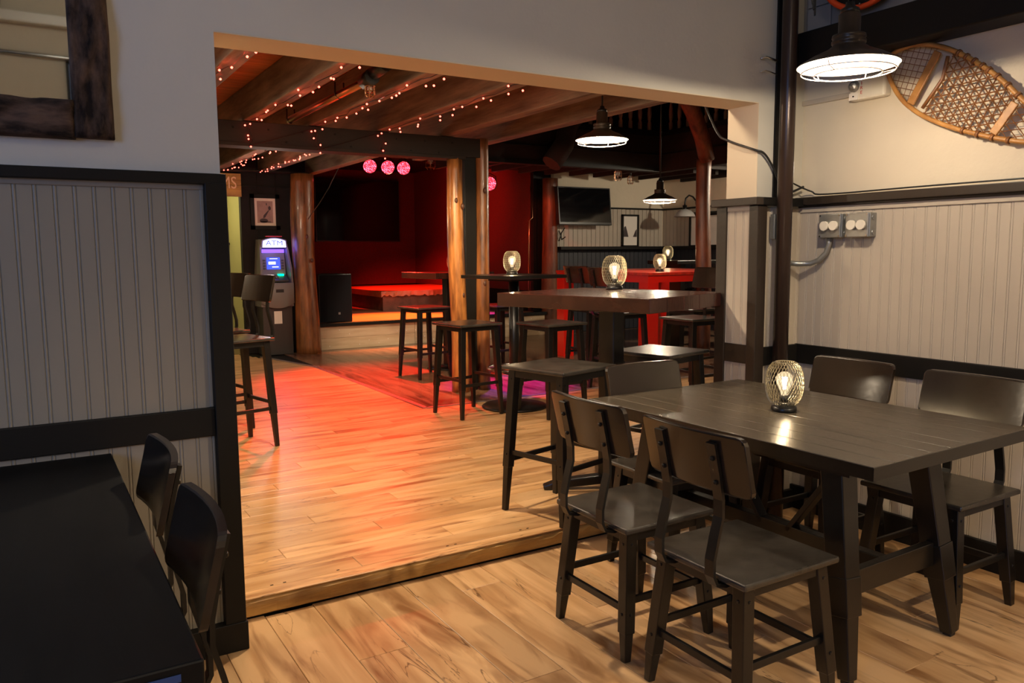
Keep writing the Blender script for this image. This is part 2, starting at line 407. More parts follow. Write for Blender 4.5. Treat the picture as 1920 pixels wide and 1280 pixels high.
# dance floor: boards laid away from the viewer
df = NB()
x = 2.80; i = 0
while x < 9.4:
    y = 5.95-.4*((i*3) % 4)
    while y < 10.3:
        a = max(y, 5.97 if x > 2.7 else 5.97); b_ = min(y+1.2, 10.32)
        if b_ > a+.02: span(df, (x+.0008, a+.0008, UPZ-.005), (x+.1192, b_-.0008, UPZ+.001))
        y += 1.2
    x += .12; i += 1
dfo = obj('dance_floor', df, m_dance, f2); dfo['kind'] = 'stuff'; dfo['label'] = 'dark reddish dance floor boards'
# fix grain direction: local x is the grain, so build boards' texture turned by an object rotation
bmx = Matrix.Rotation(-math.pi/2, 4, 'Z'); dfo.data.transform(bmx); dfo.rotation_euler = (0, 0, math.pi/2)
ds = NB()
for p, q in (((2.79, 5.95), (2.77, 8.85)), ((2.77, 8.85), (2.48, 10.1)), ((2.79, 5.95), (7.0, 5.95))):
    bar(ds, (*p, UPZ+.002), (*q, UPZ+.002), .045, .012, bev=.002)
obj('edge_strip', ds, m_strip, f2, label='metal strip round the dance floor')

# step between the two floors
st = thing('step_timber', 'golden brown old timber edging the step up to the hall', 'step', (1.85, 3.0, 0))
st['kind'] = 'structure'
tb = NB(); n = 60
rows = []
prof = [(2.975, .006), (2.962, .014), (2.958, .05), (2.961, .066), (2.972, .075), (2.985, UPZ-.004), (3.035, UPZ-.002), (3.04, 0)]
for i in range(n+1):
    x = .575+(3.13-.575)*i/n
    rows.append([tb.verts.new((x-1.85, yy-3.0+(random.uniform(-.003, .003) if 0 < k < 5 else 0), z+(random.uniform(-.002, .002) if 1 < k < 5 else 0))) for k, (yy, z) in enumerate(prof)])
for A, B in zip(rows, rows[1:]):
    for k in range(len(prof)-1): tb.faces.new((A[k], B[k], B[k+1], A[k+1]))
obj('timber', tb, m_timber, st)
obj('nosing_board', span(NB(), (-1.275, -.035, UPZ-.006), (1.28, .035, UPZ), bev=.002), m_plank_up, st)
obj('shade_strip', span(NB(), (-1.275, -.02, 0), (1.28, .02, .008)), m_trim, st)  # black strip standing in for the shade in the gap under the timber
hl = NB()
for x, y in ((.75, 3.045), (.80, 3.045), (1.02, 3.05), (1.52, 3.05), (1.56, 3.05), (1.9, 3.05), (1.94, 3.05)):
    box(hl, (x-1.85, y-3.0, UPZ+.0006), (.012, .006, .0008))
obj('nail_hole', hl, m_trim, st)

# ------------------------------------------------------------------ near room walls
wf = NB()
span(wf, (-2.6, W1, 0), (.575, W1B, 4.5)); span(wf, (.575, W1, 2.09), (3.13, W1B, 4.5)); span(wf, (3.13, W1, 0), (3.56, W1B, 4.5))
wall_front = struct('wall_front', wf, m_wall)
obj('soffit', span(NB(), (.575, W1+.001, 2.086), (3.13, W1B-.001, 2.0901)), m_bounce_lit, wall_front)
obj('jamb', span(NB(), (3.127, W1+.001, 1.6), (3.1305, W1B-.001, 2.089)), m_bounce_lit, wall_front)
wr = NB(); span(wr, (W2X, -3.4, 0), (W2X+.12, W1, 4.5)); wall_right = struct('wall_right', wr, m_plaster)
struct('wall_back', span(NB(), (-2.7, -3.5, 0), (3.6, -3.4, 4.5)), m_plaster)
wl = NB(); span(wl, (-2.7, -3.4, 0), (-2.6, -1.2, 4.5)); span(wl, (-2.7, .2, 0), (-2.6, W1B, 4.5)); span(wl, (-2.7, -1.2, 0), (-2.6, .2, 1.4)); span(wl, (-2.7, -1.2, 2.8), (-2.6, .2, 4.5))
struct('wall_left', wl, m_plaster)
struct('ceiling_near', span(NB(), (-2.7, -3.5, 4.5), (3.6, W1B, 4.6)), m_wall)

# beadboard boards: flat with a bead at one edge, local x across, z up, facing -y
def bead_bm(h, p=.0522):
    b = NB(); prof = [(0, -.0012), (.0018, -.0032), (.005, -.0042), (.0082, -.0032), (.010, -.0012), (.0120, -.004), (p-.002, -.004), (p, -.0012)]
    lo = [b.verts.new((x, y, 0)) for x, y in prof]; hi = [b.verts.new((x, y, h)) for x, y in prof]
    for i in range(len(prof)-1): b.faces.new((lo[i], lo[i+1], hi[i+1], hi[i]))
    return b
def beads(parent, m, origin, along, n_, z0, z1, rz, p=.0522):
    pr = obj('board', bead_bm(z1-z0, p), m, parent)
    for i in range(n_):
        o = pr if i == 0 else link_copy(pr, parent)
        o.location = (origin[0]+along[0]*p*i, origin[1]+along[1]*p*i, z0); o.rotation_euler = (0, 0, rz)
# left wainscot, front wall
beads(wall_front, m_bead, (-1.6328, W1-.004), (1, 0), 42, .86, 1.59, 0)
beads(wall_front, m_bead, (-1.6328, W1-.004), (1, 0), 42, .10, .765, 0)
# strip beside the pole
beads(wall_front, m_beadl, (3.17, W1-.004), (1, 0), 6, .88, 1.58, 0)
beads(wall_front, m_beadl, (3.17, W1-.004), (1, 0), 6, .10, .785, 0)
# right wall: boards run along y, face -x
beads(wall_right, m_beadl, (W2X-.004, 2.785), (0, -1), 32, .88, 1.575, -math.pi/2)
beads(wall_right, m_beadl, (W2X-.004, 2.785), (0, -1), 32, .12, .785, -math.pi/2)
# trims
def trim(name, lo, hi, m=m_trim, bev=.003): return struct(name, span(NB(), lo, hi, bev=bev), m)
trim('trim_1', (-2.6, W1-.025, .764), (.518, W1, .86))
trim('trim_2', (-2.6, W1-.04, 1.595), (.585, W1, 1.63))
trim('trim_3', (-2.6, W1-.014, 1.578), (.52, W1, 1.598), m_bead)
trim('trim_4', (.516, W1-.042, 0), (.585, W1+.05, 1.6))          # casing on the left of the opening
trim('baseboard_front', (-2.6, W1-.046, 0), (.590, W1, .103))
trim('trim_5', (.505, W1-.012, .86), (.518, W1, 1.585), m_bead)
# pier wainscot (jamb faces -x)
jw = struct('trim_6', span(NB(), (3.112, W1+.0, .0), (3.13, W1B+.02, 1.59)), m_beadl)
beads(jw, m_beadl, (3.11, 2.955), (0, -1), 3, .893, 1.58, -math.pi/2)
beads(jw, m_beadl, (3.11, 2.955), (0, -1), 3, .09, .797, -math.pi/2)
trim('trim_7', (3.098, 2.952, 0), (3.13, 3.02, 1.59), m_trimb)
trim('trim_8', (3.098, W1-.04, 0), (3.165, 2.802, 1.59), m_trimb)
trim('trim_9', (3.100, 2.802, .797), (3.125, 2.952, .893), m_trimb)
trim('trim_10', (3.07, W1-.055, 1.592), (3.12, 3.035, 1.63), m_trimb)
trim('trim_11', (3.12, W1-.055, 1.592), (W2X, W1, 1.63))
trim('trim_12', (3.165, W1-.022, .785), (W2X, W1, .88))
trim('trim_13', (3.102, 2.802, 1.566), (3.118, 2.952, 1.594), m_beadl)
trim('baseboard_pier', (3.10, W1-.03, 0), (W2X, W1, .10))
trim('trim_14', (3.09, 2.80, 0), (3.125, 2.955, .09))
trim('trim_15', (W2X-.022, -3.4, .782), (W2X, W1, .882))
trim('trim_16', (W2X-.05, -3.4, 1.598), (W2X, W1, 1.636), m_trimb)
trim('trim_17', (W2X-.02, -3.4, 1.585), (W2X, W1, 1.6), m_trimb)
trim('trim_18', (W2X-.016, -3.4, 1.560), (W2X, W1, 1.587), m_beadl)
trim('baseboard_right', (W2X-.025, -3.4, 0), (W2X, W1, .125))
trim('trim_19', (3.238, W1-.012, 1.63), (3.268, W1, 4.4))            # corner board behind the pole
# high beam on the right wall, boards above it, pale conduit strip
beam_r = struct('beam', span(NB(), (3.30, -3.0, 2.262), (W2X, W1, 2.42), bev=.006), m_trim); beam_r.name = 'trim_20'
trim('trim_21', (W2X-.018, 2.50, 2.098), (W2X, W1, 2.122), m_beadl)
up_r = struct('wall_upper', span(NB(), (W2X-.022, 1.6, 2.42), (W2X-.012, W1, 3.2)), m_grey)
for i in range(4): obj('board', span(NB(), (W2X-.034, 2.62, 2.425+.14*i), (W2X-.023, W1-.03, 2.56+.14*i), bev=.003), m_grey, up_r)
trim('trim_22', (3.40, 1.2, 2.42), (W2X-.02, 2.62, 2.44), m_plaster)

# hall side of the front wall and hall shell
struct('wall_hall_right', span(NB(), (9.5, 2.99, 0), (9.6, 10.6, 2.9)), m_plaster)
hw = NB(); span(hw, (7.2, 10.5, 0), (9.6, 10.6, 2.9)); wall_nook = struct('wall_nook', hw, m_plaster)
def far_bead(x0, x1, y0, y1, z0, z1, m, facing):
    b = NB(); p = .09; L_ = (x1-x0) if facing == 'y' else (y1-y0); k = int(L_/p)
    for i in range(k):
        if facing == 'y': span(b, (x0+i*p+.004, y0, z0), (x0+(i+1)*p-.004, y0+.02, z1))
        else: span(b, (x0, y0+i*p+.004, z0), (x0+.02, y0+(i+1)*p-.004, z1))
    return b
wb = far_bead(7.2, 9.5, 10.478, 0, 1.44, 2.06, m_bead, 'y'); o = obj('boards', wb, m_beadl, wall_nook); o['kind'] = 'stuff'
wb = far_bead(9.478, 0, 6.0, 10.5, 1.44, 2.06, m_bead, 'x'); o = obj('boards', wb, m_beadl, wall_nook); o['kind'] = 'stuff'
wb = far_bead(7.2, 9.5, 10.47, 0, .0, 1.41, m_bead, 'y'); o = obj('dark_boards', wb, m_darkwains, wall_nook); o['kind'] = 'stuff'
wb = far_bead(9.47, 0, 4.0, 10.5, .0, 1.41, m_bead, 'x'); o = obj('dark_boards', wb, m_darkwains, wall_nook); o['kind'] = 'stuff'
trim('trim_23', (7.2, 10.30, 1.40), (9.5, 10.5, 1.45)); trim('trim_24', (9.30, 4.0, 1.40), (9.5, 10.5, 1.45))
trim('trim_25', (7.2, 10.46, 2.065), (9.5, 10.5, 2.09)); trim('trim_26', (9.46, 4.0, 2.065), (9.5, 10.5, 2.09))
# wall with the cash machine, corridor opening left of it
wa = NB(); span(wa, (2.41, 10.55, 0), (3.28, 10.65, 2.95)); span(wa, (-3.0, 10.55, 2.35), (2.41, 10.65, 2.95)); span(wa, (-3.0, 10.55, 0), (1.2, 10.65, 2.95))
struct('wall_hall_back', wa, m_blackwall)
tb = NB()
for x in (2.62, 2.86, 3.06): span(tb, (x, 10.54, .08), (x+.008, 10.552, 2.9))
span(tb, (2.41, 10.53, 2.22), (3.1, 10.552, 2.235)); struct('trim_27', tb, m_trim)
wc = NB(); span(wc, (.4, 12.2, 1.53), (3.3, 12.3, 2.6)); wcor = struct('wall_corridor', wc, m_yellow)
obj('wainscot', span(NB(), (.4, 12.18, 0), (3.3, 12.28, 1.50)), m_green, wcor); obj('rail', span(NB(), (.4, 12.15, 1.50), (3.3, 12.2, 1.535)), m_trimb, wcor)
struct('wall_corridor_side', span(NB(), (2.6, 10.66, 0), (2.7, 12.2, 2.6)), m_yellow)
struct('wall_corridor_left', span(NB(), (.3, 10.66, 0), (.4, 12.2, 2.6)), m_yellow)
struct('floor_corridor', span(NB(), (.3, 10.55, 0), (2.7, 12.2, .08)), m_dance)
struct('ceiling_corridor', span(NB(), (.3, 10.55, 2.6), (2.7, 12.3, 2.65)), m_wall)
struct('wall_hall_left', span(NB(), (-3.1, 2.99, 0), (-3.0, 10.6, 2.95)), m_plaster)
struct('floor_side', span(NB(), (-3.0, 2.99, -.12), (-.2, 10.7, UPZ-.002)), m_plank_up)
struct('ceiling_hall_left', span(NB(), (-3.1, 2.99, 2.85), (-.3, 10.6, 2.95)), m_wall)
# stage shell
struct('wall_stage_back', span(NB(), (3.1, 15.1, 0), (7.1, 15.2, 3.1)), m_redwall)
struct('wall_stage_right', span(NB(), (6.9, 10.62, 0), (7.2, 15.1, 3.1)), m_redwall)
struct('wall_stage_end', span(NB(), (6.89, 10.58, 0), (7.21, 10.62, 3.1)), m_blackwall)
struct('wall_stage_left', span(NB(), (3.18, 10.65, 0), (3.28, 15.1, 3.1)), m_redwall)
struct('ceiling_stage', span(NB(), (3.18, 10.6, 2.98), (7.1, 15.2, 3.1)), m_blackwall)
trim('trim_28', (6.86, 10.8, .436), (6.9, 15.1, .75)); trim('trim_29', (3.28, 15.05, .436), (6.9, 15.1, .75))
trim('trim_30', (6.84, 10.54, .436), (6.90, 10.62, 2.98), m_blackwall)
stg = struct('floor_stage', span(NB(), (3.25, 10.36, 0), (6.9, 15.1, .425)), m_stagefloor)
obj('nosing', span(NB(), (3.22, 10.30, .395), (6.93, 10.40, .440), bev=.004), m_trim, stg)
x = 3.24; 
for k, wd in enumerate((1.45, 1.1, 1.12)):
    for j in range(2):
        obj('board', span(NB(), (x+.002, 10.33, UPZ+.156*j+.002), (x+wd-.002, 10.36, UPZ+.156*(j+1)), bev=.002), m_board, stg)
    x += wd
scr = NB()
for i in range(26):
    xx = 3.3+i*.14; box(scr, (xx, 10.327, UPZ+random.choice((.05, .1, .2, .26))), (.01, .006, .01))
obj('screw_head', scr, m_paper, stg)
# mezzanine and low ceilings
mz = NB(); span(mz, (3.75, 8.6, 2.47), (7.72, 8.72, 2.99)); span(mz, (7.70, 3.0, 2.47), (7.82, 8.72, 2.99))
mezz = struct('wall_mezzanine', mz, m_darkbeam)
lw = NB(); span(lw, (3.75, 8.585, 2.70), (7.70, 8.6, 2.715)); span(lw, (7.685, 3.0, 2.70), (7.70, 8.6, 2.715)); span(lw, (3.75, 8.57, 2.95), (7.70, 8.6, 3.01)); span(lw, (7.67, 3.0, 2.95), (7.70, 8.6, 3.01)); span(lw, (3.75, 8.58, 2.47), (7.7, 8.6, 2.52))
obj('moulding', lw, m_trim, mezz)
cl = struct('ceiling_mezzanine', span(span(NB(), (3.28, 8.7, 2.62), (5.4, 9.98, 2.7)), (5.4, 8.7, 2.62), (9.6, 10.62, 2.7)), m_blackwall)
for i in range(3, 14):
    obj('joist', span(NB(), (3.5+.45*i, 8.72, 2.50), (3.56+.45*i, 9.95, 2.62)), m_darkbeam, cl)
cl2 = struct('ceiling_side', span(NB(), (7.8, 3.0, 2.62), (9.6, 8.7, 2.7)), m_blackwall)
for i in range(12): obj('joist', span(NB(), (7.82, 3.2+.45*i, 2.50), (9.5, 3.26+.45*i, 2.62)), m_darkbeam, cl2)
struct('ceiling_hall', span(NB(), (-.5, 2.9, 4.3), (9.7, 11.5, 4.4)), m_blackwall)
struct('wall_upper_back', span(NB(), (3.2, 11.0, 3.1), (9.7, 11.1, 4.3)), m_blackwall)
struct('wall_upper_right', span(NB(), (9.6, 3.0, 2.7), (9.7, 11.0, 4.3)), m_blackwall)
# balusters
bprof = [(.030, 0), (.030, .10), (.018, .12), (.026, .15), (.032, .22), (.026, .30), (.016, .38), (.022, .46), (.016, .50), (.030, .52), (.030, .62)]
bal0 = None; rail = thing('balustrade', 'row of dark turned balusters along the balcony edge, above the pendants', 'railing', (7.6, 8.5, 3.0))
obj('handrail', span(span(NB(), (-3.85, .10, .62), (.20, .18, .67)), (.14, -5.4, .62), (.22, .18, .67)), m_darkbeam, rail)
obj('bottom_rail', span(span(NB(), (-3.85, .10, .01), (.20, .18, .03)), (.14, -5.4, .01), (.22, .18, .03)), m_darkbeam, rail)
m_bal = mat('baluster_paint', (.26, .17, .13), .5)
for i in range(24):
    if bal0 is None:
        bal0 = obj('baluster', lathe(NB(), bprof, 8), m_bal, rail); b = bal0
    else: b = link_copy(bal0, rail)
    b.location = (-3.3+.17*i, .14, .03) if i < 20 else (0.18, -.02-.17*(i-20), .03)
for i in range(14): link_copy(bal0, rail, (.18, -.70-.17*i, .03))

# ------------------------------------------------------------------ joisted ceiling over the left of the hall
ch = struct('ceiling_joisted', span(span(NB(), (-.3, 2.99, 2.66), (3.2, 10.5, 2.70)), (3.2, 2.99, 2.66), (4.25, 9.15, 2.70)), m_darkbeam)
b0 = obj('deck_board', span(NB(), (-2.28, -.068, -.012), (2.28, .068, .0), bev=.002), m_deck, ch); b0.location = (1.97, 3.07, 2.66)
for i in range(1, 44): link_copy(b0, ch, (1.97, 3.07+.14*i, 2.66))
JX = [.42, .98, 1.53, 2.05, 2.63, 3.24, 3.80]
jm = NB(); span(jm, (-.06, -3.75, 0), (.06, 3.75, .25), bev=.008)
j0 = obj('joist', jm, m_joist, ch); j0.location = (JX[0]+.06, 6.75, 2.398)
for x in JX[1:-1]: link_copy(j0, ch, (x+.06, 6.75, 2.398))
obj('joist', span(NB(), (-.06, -3.75, 0), (.06, 1.6, .25), bev=.008), m_joist, ch).location = (JX[-1]+.06, 6.75, 2.398)
bmh = struct('beam', span(span(NB(), (.0, 6.46, 2.225), (3.62, 6.60, 2.392), bev=.004), (.0, 6.44, 2.200), (3.46, 6.62, 2.228), bev=.003), m_darkbeam); bmh.name = 'trim_31'
bh = NB()
for i in range(22): lathe(bh, [(.0, -.004), (.011, -.002), (.011, .004)], 8, (0, 0, 0)) if False else box(bh, (.5+i*.135, 6.457, 2.25+.09*(i % 2)), (.014, .01, .014), bev=.003)
obj('bolt', bh, m_trim, bmh)
trim('trim_32', (.0, 10.2, 2.385), (3.2, 10.35, 2.40), m_darkbeam)

# ------------------------------------------------------------------ log posts
def log(name, x, y, z0, z1, r_, m, label, seed, lean=(0, 0), knots=(), grp=None):
    rnd = random.Random(seed); n = 22; k = 16; b = NB(); rings = []
    ph = [rnd.uniform(0, 6) for _ in range(4)]
    for i in range(n+1):
        t = i/n; z = (z1-z0)*t
        cx = lean[0]*t+.012*math.sin(t*5+ph[0]); cy = lean[1]*t+.012*math.sin(t*4+ph[1])
        rr = r_*(1.06-.10*t+.04*math.sin(t*9+ph[2]))
        rings.append([b.verts.new((cx+rr*(1+.05*math.sin(2*a+ph[3]+t*3))*math.cos(a), cy+rr*(1+.04*math.sin(3*a+t*2))*math.sin(a), z)) for a in (2*math.pi*j/k for j in range(k))])
    for A, B in zip(rings, rings[1:]):
        for j in range(k): f = b.faces.new((A[j], A[(j+1) % k], B[(j+1) % k], B[j])); f.smooth = True
    b.faces.new(rings[0][::-1]); b.faces.new(rings[-1])
    t = thing(name, label, 'post', (x, y, z0), group=grp); obj('trunk', b, m, t)
    for a, z in knots:
        kb = NB(); d = Vector((math.cos(a), math.sin(a), 0)); P = d*r_*.98+Vector((0, 0, z))
        bmesh.ops.create_uvsphere(kb, u_segments=10, v_segments=6, radius=.022, matrix=Matrix.Translation(P)@Matrix.Diagonal((.8, .8, 1.3, 1)))
        for f in kb.faces: f.smooth = True
        obj('knot', kb, m_logdark, t)
    return t
log('log_post', 3.397, 6.50, UPZ, 2.21, .078, m_log, 'pale varnished log post in the middle, left of the black square post', 3, (-.02, 0), ((-2.2, 1.75), (-2.0, .95), (-1.4, 1.70), (-1.5, .9)))
log('log_post', 3.66, 6.50, UPZ, 2.40, .062, m_log2, 'narrower log post just right of the black square post', 5, (-.01, 0), ((-1.9, 1.0), (-1.7, 1.85)))
log('log_post', 3.095, 10.17, UPZ, 2.37, .150, m_log2, 'thick brown log post between cash machine and stage', 8, (.0, 0), ((-1.6, 1.5), (-1.2, 1.2)))
log('log_post', 7.06, 10.40, UPZ, 2.50, .125, m_logred, 'red-lit log post at the right end of the stage', 11, (0, 0), ())
log('log_post', 7.42, 7.45, UPZ, 2.52, .095, m_logred, 'red-brown log post beside the painted pier, behind the bar seats', 14, (0, 0), ())
sp = obj('square_post', span(NB(), (-.06, -.06, 0), (.06, .06, 2.31), bev=.005), m_trim, label='black square timber post between two varnished logs', cat='post', loc=(3.535, 6.56, UPZ))
bm_ = NB(); tube(bm_, [(7.42, 7.42, 2.50), (7.30, 7.38, 2.75), (7.05, 7.3, 3.05), (6.75, 7.25, 3.35)], .10, 10)
obj('log_brace', bm_, m_logred, label='slanting red-brown log brace at the head of the right log post', cat='brace')
bm_ = NB(); tube(bm_, [(5.75, 8.44, 2.47), (5.95, 8.44, 2.72), (6.0, 8.44, 2.95), (6.25, 8.44, 3.25), (6.5, 8.44, 4.3)], .13, 10)
obj('log_brace', bm_, m_darkbeam, label='dark curved timber brace behind the middle pendant', cat='brace')

# ------------------------------------------------------------------ seating
def seat_legs(t, H_, zs, m=m_wood_black):
    """four splayed legs with metal sleeves, stretchers at heights zs"""
    L = {}
    ti, fo = .155, .192
    for sx in (-1, 1):
        for sy in (-1, 1):
            b = NB(); T = Vector((sx*ti, sy*ti, H_-.022)); F_ = Vector((sx*fo, sy*fo, 0))
            k = (zs[0]-.07)/H_; mid = F_.lerp(T, k)
            bar(b, T, mid, .044, .044, .042, .042, ref=(0, 1, 0), bev=.003)
            bar(b, mid+Vector((0, 0, .01)), F_, .036, .036, .026, .026, ref=(0, 1, 0), bev=.003)
            lg = obj('leg', b, m, t)
            bb = NB()
            for z in (H_-.045, zs[0]):
                q = F_.lerp(T, z/H_)
                box(bb, q+Vector((0, sy*.022, 0)), (.009, .006, .009), bev=.002); box(bb, q+Vector((sx*.022, 0, 0)), (.006, .009, .009), bev=.002)
            obj('bolt', bb, m_metal_black, lg)
    def at(sx, sy, z): return Vector((sx*fo, sy*fo, 0)).lerp(Vector((sx*ti, sy*ti, H_-.022)), z/(H_-.022))
    for (a, c, z) in (((-1, -1), (-1, 1), zs[0]), ((1, -1), (1, 1), zs[0]), ((-1, -1), (1, -1), zs[1]), ((-1, 1), (1, 1), zs[1])):
        b = NB(); bar(b, at(*a, z), at(*c, z), .014, .024, bev=.002); obj('stretcher', b, m_metal_black, t)
def make_seat(kind, name, label, cat):
    H_ = .46 if kind == 'chair' else .735
    t = thing(name, label, cat)
    s = NB(); box(s, (0, 0, H_-.010), (.405, .405, .020), bev=.006); obj('seat', s, m_seat, t)
    a = NB()
    for sx, sy, lx, ly in ((0, 1, .34, .018), (0, -1, .34, .018), (1, 0, .018, .34), (-1, 0, .018, .34)):
        box(a, (sx*.165, sy*.165, H_-.038), (lx, ly, .036))
    obj('apron', a, m_metal_black, t)
    seat_legs(t, H_, (.17, .20) if kind == 'chair' else (.30, .26))
    if kind != 'stool':
        dz = H_-.46
        prof = [(-.13, .437), (-.185, .428), (-.222, .437), (-.236, .465), (-.236, .51), (-.222, .57), (-.206, .63), (-.207, .68), (-.2225, .76), (-.243, .845)]
        for sy in (-1, 1):
            b = NB(); w_, th = .034, .010; L0 = []
            for i, (x, z) in enumerate(prof):
                x0, z0 = prof[max(i-1, 0)]; x1, z1 = prof[min(i+1, len(prof)-1)]
                d = Vector((x1-x0, 0, z1-z0)).normalized(); nn = Vector((-d.z, 0, d.x))*th/2; P = Vector((x, sy*.105, z+dz))
                L0.append([b.verts.new(P+nn+Vector((0, -w_/2, 0))), b.verts.new(P+nn+Vector((0, w_/2, 0))), b.verts.new(P-nn+Vector((0, w_/2, 0))), b.verts.new(P-nn+Vector((0, -w_/2, 0)))])
            for A, B in zip(L0, L0[1:]):
                for j in range(4): b.faces.new((A[j], A[(j+1) % 4], B[(j+1) % 4], B[j]))
            b.faces.new(L0[0]); b.faces.new(L0[-1][::-1])
            po = obj('back_post', b, m_metal_black, t)
            bb = NB()
            for z, x in ((.80, -.240), (.73, -.224)): box(bb, (x, sy*.105, z+dz), (.010, .012, .012), bev=.003)
            obj('bolt', bb, m_metal_black, po)
        # curved back panel
        b = NB(); US = (-1, -.985, -.95, -.89, -.75, -.5, -.25, 0, .25, .5, .75, .89, .95, .985, 1); nx = 14; nz = 6; VS = (0, .04, .12, .5, .88, .96, 1); th = .016; G = {}
        W_, z0, z1 = .41, .695, .872; rc = .022
        for side in (0, 1):
            for i in range(nx+1):
                for k in range(nz+1):
                    u = US[i]; v = VS[k]
                    # rounded corners
                    zz = z0+(z1-z0)*v; yy = u*W_/2
                    ex = max(0, abs(yy)-(W_/2-rc)); lim = rc-math.sqrt(max(0, rc*rc-ex*ex))
                    zz = min(max(zz, z0+lim), z1-lim)
                    lean = -.24*(zz-.69)-.182
                    x = lean-.022*(1-u*u)+(th if side else 0)
                    G[side, i, k] = b.verts.new((x, yy, zz+dz))
        for side in (0, 1):
            for i in range(nx):
                for k in range(nz):
                    q = (G[side, i, k], G[side, i+1, k], G[side, i+1, k+1], G[side, i, k+1])
                    f = b.faces.new(q if side else q[::-1]); f.smooth = True
        for i in range(nx):
            for k in (0, nz): b.faces.new((G[0, i, k], G[0, i+1, k], G[1, i+1, k], G[1, i, k]))
        for k in range(nz):
            for i in (0, nx): b.faces.new((G[0, i, k], G[0, i, k+1], G[1, i, k+1], G[1, i, k]))
        obj('backrest', b, m_back, t)
    return t
# dining chairs (front of chair faces local +x)
ch0 = make_seat('chair', 'dining_chair', 'black chair nearest us at the lit table, its back turned to us', 'chair')
ch0.location = (1.825, 1.65, 0)
def ch_(x, y, rz, lab): return dup(ch0, (x, y, 0), rz, lab)
ch_(1.835, 2.165, 0, 'black chair with worn seat beside the step, second along the lit table')
ch_(2.34, 2.50, R(-91), 'black wooden chair at the far end of the lit table, by the step')
ch_(2.995, 2.265, math.pi, 'black wooden chair against the right wall, farther of two, glossy back under the socket boxes')
ch_(2.985, 1.71, math.pi, 'black wooden chair at the right edge, nearer of two against the beadboard wall')
ch_(.06, 2.215, math.pi, 'black chair pushed under the dark left table, farther from us, nearer the wall')
ch_(.055, 1.645, math.pi, 'black chair pushed under the dark left table, nearer us, red light on its top edge')
# backless stools
st0 = make_seat('stool', 'bar_stool', 'black backless bar stool closest to us, left of the brown pub table', 'stool')
st0.location = (2.225, 3.20, UPZ); st0.rotation_euler = (0, 0, R(14))
def st_(x, y, rz, lab): return dup(st0, (x, y, UPZ), R(rz), lab)
st_(3.03, 3.37, 14, 'black backless stool with glossy seat, right of the brown pub table')
st_(3.55, 5.21, 6, 'black backless stool beside the round-based high table, right of its column')
st_(2.985, 5.575, 7, 'black backless stool with chipped seat in front of the log posts')
st_(3.53, 7.53, 8, 'black backless stool standing alone on the red dance floor, left of the logs')
st_(4.32, 7.32, 8, 'black backless stool half hidden behind the narrow log post')
st_(5.55, 5.70, 3, 'black backless stool in front of the red table, by the right pier')
# bar chairs with backs
bc0 = make_seat('barchair', 'bar_chair', 'tall black bar chair with back, nearest of the row at the left of the opening', 'chair')
bc0.location = (1.155, 5.46, UPZ); bc0.rotation_euler = (0, 0, R(193))
def bc_(x, y, rz, lab): return dup(bc0, (x, y, UPZ), R(rz), lab)
bc_(1.155, 6.12, 192, 'tall black bar chair with back, second in the row at the left of the opening')
bc_(1.155, 6.80, 191, 'tall black bar chair, farthest in the row, mostly hidden by the black casing')
bc_(4.97, 6.55, 0, 'tall black bar chair at the far left corner of the red table')
bc_(4.70, 5.78, 0, 'tall black bar chair behind the wire lamp on the brown pub table')
bc_(4.78, 4.90, 180, 'tall black bar chair beside the painted pier, at the right of the opening')

# ------------------------------------------------------------------ tables
def top_boards(bm, x0, x1, y0, y1, z0, z1, bev=.004): span(bm, (x0, y0, z0), (x1, y1, z1), bev=bev)
def dining_table(loc, lab):
    t = thing('dining_table', lab, 'table', loc)
    W_, L_ = .915, 1.31
    b = NB(); nb = 9
    for i in range(nb):
        x0 = -W_/2+W_/nb*i; span(b, (x0+.0005, -L_/2, .708), (x0+W_/nb-.0005, L_/2, .75), bev=.0018)
    obj('tabletop', b, m_top, t)
    b = NB(); span(b, (-W_/2-.003, -L_/2-.003, .709), (W_/2+.003, -L_/2-.0002, .7485)); span(b, (-W_/2-.003, L_/2+.0002, .709), (W_/2+.003, L_/2+.003, .7485)); span(b, (-W_/2-.003, -L_/2, .709), (-W_/2-.0002, L_/2, .7485)); span(b, (W_/2+.0002, -L_/2, .709), (W_/2+.003, L_/2, .7485)); obj('edge_band', b, m_wood_black, t)
    b = NB(); span(b, (-.37, -.52, .672), (.37, .52, .708)); obj('underframe', b, m_metal_black, t)
    cx = -.05
    for sy in (-1, 1):
        for sx in (-1, 1):
            b = NB(); T = Vector((cx+sx*.235, sy*.42, .70)); F_ = Vector((cx+sx*.295, sy*.525, 0)); q = F_.lerp(T, .47)
            bar(b, T, q, .082, .082, .074, .074, ref=(0, 1, 0), bev=.004); bar(b, q+Vector((0, 0, .004)), F_.lerp(T, .30), .080, .080, .076, .076, ref=(0, 1, 0), bev=.003)
            bar(b, F_.lerp(T, .31), F_+Vector((0, 0, .012)), .064, .064, .044, .044, ref=(0, 1, 0), bev=.004)
            lg = obj('leg', b, m_wood_black, t)
            obj('foot', box(NB(), F_+Vector((0, 0, .006)), (.03, .03, .012), bev=.002), m_plastic, lg)
        z = .30; A = Vector((cx-.26, sy*.475, z)); B = Vector((cx+.26, sy*.475, z))
        obj('end_stretcher', bar(NB(), A, B, .03, .085, bev=.003), m_wood_black, t)
        obj('diagonal_brace', bar(NB(), (cx, sy*.06, .31), (cx, sy*.34, .70), .045, .02, bev=.002), m_metal_black, t)
    obj('long_stretcher', bar(NB(), (cx, -.47, .30), (cx, .47, .30), .045, .06, bev=.003), m_wood_black, t)
    return t
dt = dining_table((2.485, 2.025, 0), 'dark wooden dining table under the bright pendant on the right')
dt.rotation_euler = (0, 0, R(1.2))
